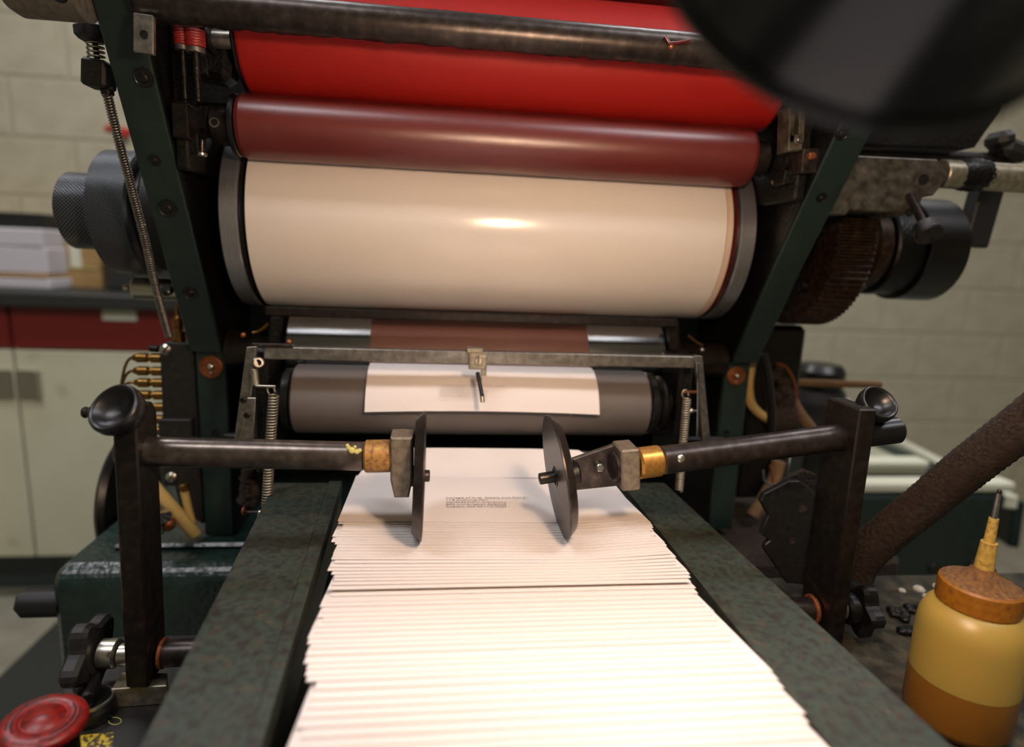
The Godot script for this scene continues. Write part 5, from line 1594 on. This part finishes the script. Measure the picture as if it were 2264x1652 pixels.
func bottle() -> void:
	var c := py_(2141, 1622, -0.3)
	c.z -= 0.012
	c = Vector3(c.x, -0.3, c.z)
	var t := thing("oil_bottle", "yellow squeeze oil bottle with amber cap half full", "bottle", c)
	var lean := Vector3.UP
	var r := 0.0315
	var h := 0.088
	var fill := 0.036
	part(mb().lathe([Vector2(0, 0), Vector2(r * 0.8, 0), Vector2(r * 0.93, 0.002), Vector2(r, 0.008), Vector2(r, fill)], c, lean, 64, true), "filled_part", M.oil, t, "brown oil showing through the lower bottle")
	part(mb().lathe([Vector2(r, fill), Vector2(r, h * 0.78), Vector2(r * 0.97, h * 0.86), Vector2(r * 0.88, h * 0.94), Vector2(r * 0.76, h * 0.985), Vector2(r * 0.7, h), Vector2(0, h)], c, lean, 64, true), "upper_part", M.oil_bottle, t)
	var cp := part(mb().lathe([Vector2(0, h), Vector2(r * 0.73, h), Vector2(r * 0.75, h + 0.0008), Vector2(r * 0.74, h + 0.014), Vector2(r * 0.70, h + 0.0155)], c, lean, 64, false, func(_hh, an): return 0.00025 * cos(an * 32.0)), "cap", M.cap, t, "amber ribbed cap")
	part(mb().lathe([Vector2(r * 0.71, h + 0.0152), Vector2(r * 0.5, h + 0.017), Vector2(r * 0.3, h + 0.021), Vector2(r * 0.2, h + 0.026)], c, lean, 48, true), "cap_cone", M.cap_dust, cp)
	var nz := part(mb().lathe([Vector2(0.0058, h + 0.0245), Vector2(0.0046, h + 0.042), Vector2(0.0046, h + 0.0435), Vector2(0.0032, h + 0.0437), Vector2(0.0027, h + 0.06), Vector2(0.0018, h + 0.0602)], c, lean, 24), "nozzle", M.nozzle, t)
	part(mb().lathe([Vector2(0.0019, h + 0.06), Vector2(0.0013, h + 0.077), Vector2(0, h + 0.077)], c, lean, 16), "needle_tip", M.steel, nz)
	part(mb().ball(c + lean * (h + 0.0775), 0.0013, 10, 2.0), "tip_end", M.black, nz)
	part(mb().ball(c + lean * 0.066 + Vector3(-0.012, 0, 0.0275), 0.0042, 14, 0.15, Vector3(-0.4, 0, 1)), "smudge", M.deck, t, "dark thumb smudge")

# ---------------------------------------------------------------- gooseneck lamp
func lamp() -> void:
	var c := Vector3(0.103, 0.082, -0.157)
	var ax := Vector3(0.1, -0.4, -1.0).normalized()
	var r := 0.055
	var base := pz(1912, 1225, -0.475)
	base.y = -0.3
	var t := thing("gooseneck_lamp", "black gooseneck work lamp with dusty arm shining on the press", "lamp", base)
	# shade: outer shell, white inside, rolled rim
	part(mb().lathe([Vector2(0.0, -0.102), Vector2(0.020, -0.102), Vector2(0.026, -0.098), Vector2(0.030, -0.090), Vector2(0.0383, -0.060), Vector2(0.0467, -0.030), Vector2(r - 0.0022, -0.003)], c, ax, 120, true), "shade", M.shade, t, "glossy black shade")
	part(mb().lathe([Vector2(r - 0.004, -0.003), Vector2(0.045, -0.030), Vector2(0.0366, -0.060), Vector2(0.0283, -0.088), Vector2(0.024, -0.095), Vector2(0.0, -0.097)], c, ax, 96, true), "shade_lining", M.shade_in, t, "white shade lining")
	var rim := []
	for i in 13:
		var a := TAU * i / 12
		rim.append(Vector2(r - 0.0015 + 0.0022 * cos(a), -0.001 + 0.0022 * sin(a)))
	part(mb().lathe(rim, c, ax, 96, true), "rim", M.shade, t)
	part(mb().cyl(c - ax * 0.101, c - ax * 0.135, 0.016, 0.003, 32), "socket", M.black, t)
	var bm := mat(Color("fff0d8"), 0.5)
	bm.emission_enabled = true
	bm.emission = Color("ffdabc")
	bm.emission_energy_multiplier = 12.0
	var bulb := part(mb().ball(c - ax * 0.036, 0.017, 24), "bulb", bm, t, "glowing warm bulb")
	part(mb().cyl(c - ax * 0.096, c - ax * 0.05, 0.010, 0.001, 24), "bulb_base", M.nickel, t)
	var l := OmniLight3D.new()
	l.name = "bulb_light"
	l.light_color = Color("ffdabc")
	l.light_energy = 0.09
	l.light_size = 0.016
	l.omni_range = 10.0
	l.omni_attenuation = 2.0
	l.shadow_enabled = true
	bulb.add_child(l)
	l.position = c - ax * 0.036 - org[t]
	# dusty flexible arm: from the deck up and out of view, over to the socket
	var cv := Curve3D.new()
	var p0 := pz(1905, 1235, -0.47)
	var p1 := pz(2065, 1095, -0.44)
	var p2 := pz(2235, 960, -0.40)
	var p3 := Vector3(0.47, 0.0, -0.33)
	var p4 := Vector3(0.50, 0.14, -0.20)
	var p5 := Vector3(0.40, 0.23, -0.05)
	var p6 := Vector3(0.24, 0.215, 0.03)
	var p7 := c - ax * 0.133
	var ps := [Vector3(p0.x - 0.003, -0.299, p0.z), p0, p1, p2, p3, p4, p5, p6, p7]
	for i in ps.size():
		var tn: Vector3 = (ps[mini(i + 1, 8)] - ps[maxi(i - 1, 0)]) / 6.0
		cv.add_point(ps[i], -tn, tn)
	var pts := cv.tessellate_even_length(5, 0.003)
	var rng := RandomNumberGenerator.new()
	rng.seed = 2
	var rad := PackedFloat32Array()
	for i in pts.size():
		rad.append(0.0162 + (0.0003 if i % 2 else -0.0003) + rng.randf_range(-0.0002, 0.0002))
	var arm := part(mb().tube(pts, rad, 20), "gooseneck", M.dust, t, "dust covered flexible arm")
	# lint hairs along the upper side of the arm
	var hairs := mb()
	for i in 260:
		var k := rng.randi_range(4, mini(pts.size() - 2, 130))
		var tan := (pts[k + 1] - pts[k - 1]).normalized()
		var sidev := tan.cross(Vector3(0, 0, 1)).normalized()
		if sidev.y < 0:
			sidev = -sidev
		var d := (sidev + Vector3(0, 0, 1) * rng.randf_range(-0.3, 0.9)).normalized()
		var q := pts[k] + d * 0.0158
		var tip := q + d * rng.randf_range(0.001, 0.0032) + Vector3(rng.randf_range(-1, 1), rng.randf_range(-1, 1), 0) * 0.0012
		hairs.tube(PackedVector3Array([q, (q + tip) / 2 + Vector3(0.0003, 0, 0), tip]), 0.00018, 3, false)
	var hr := part(hairs, "lint", M.fuzz, arm)
	hr.set_meta("kind", "stuff")
	part(mb().cyl(Vector3(p0.x - 0.003, -0.2998, p0.z), Vector3(p0.x - 0.003, -0.285, p0.z), 0.02, 0.003, 32), "base_flange", M.black_steel, t)
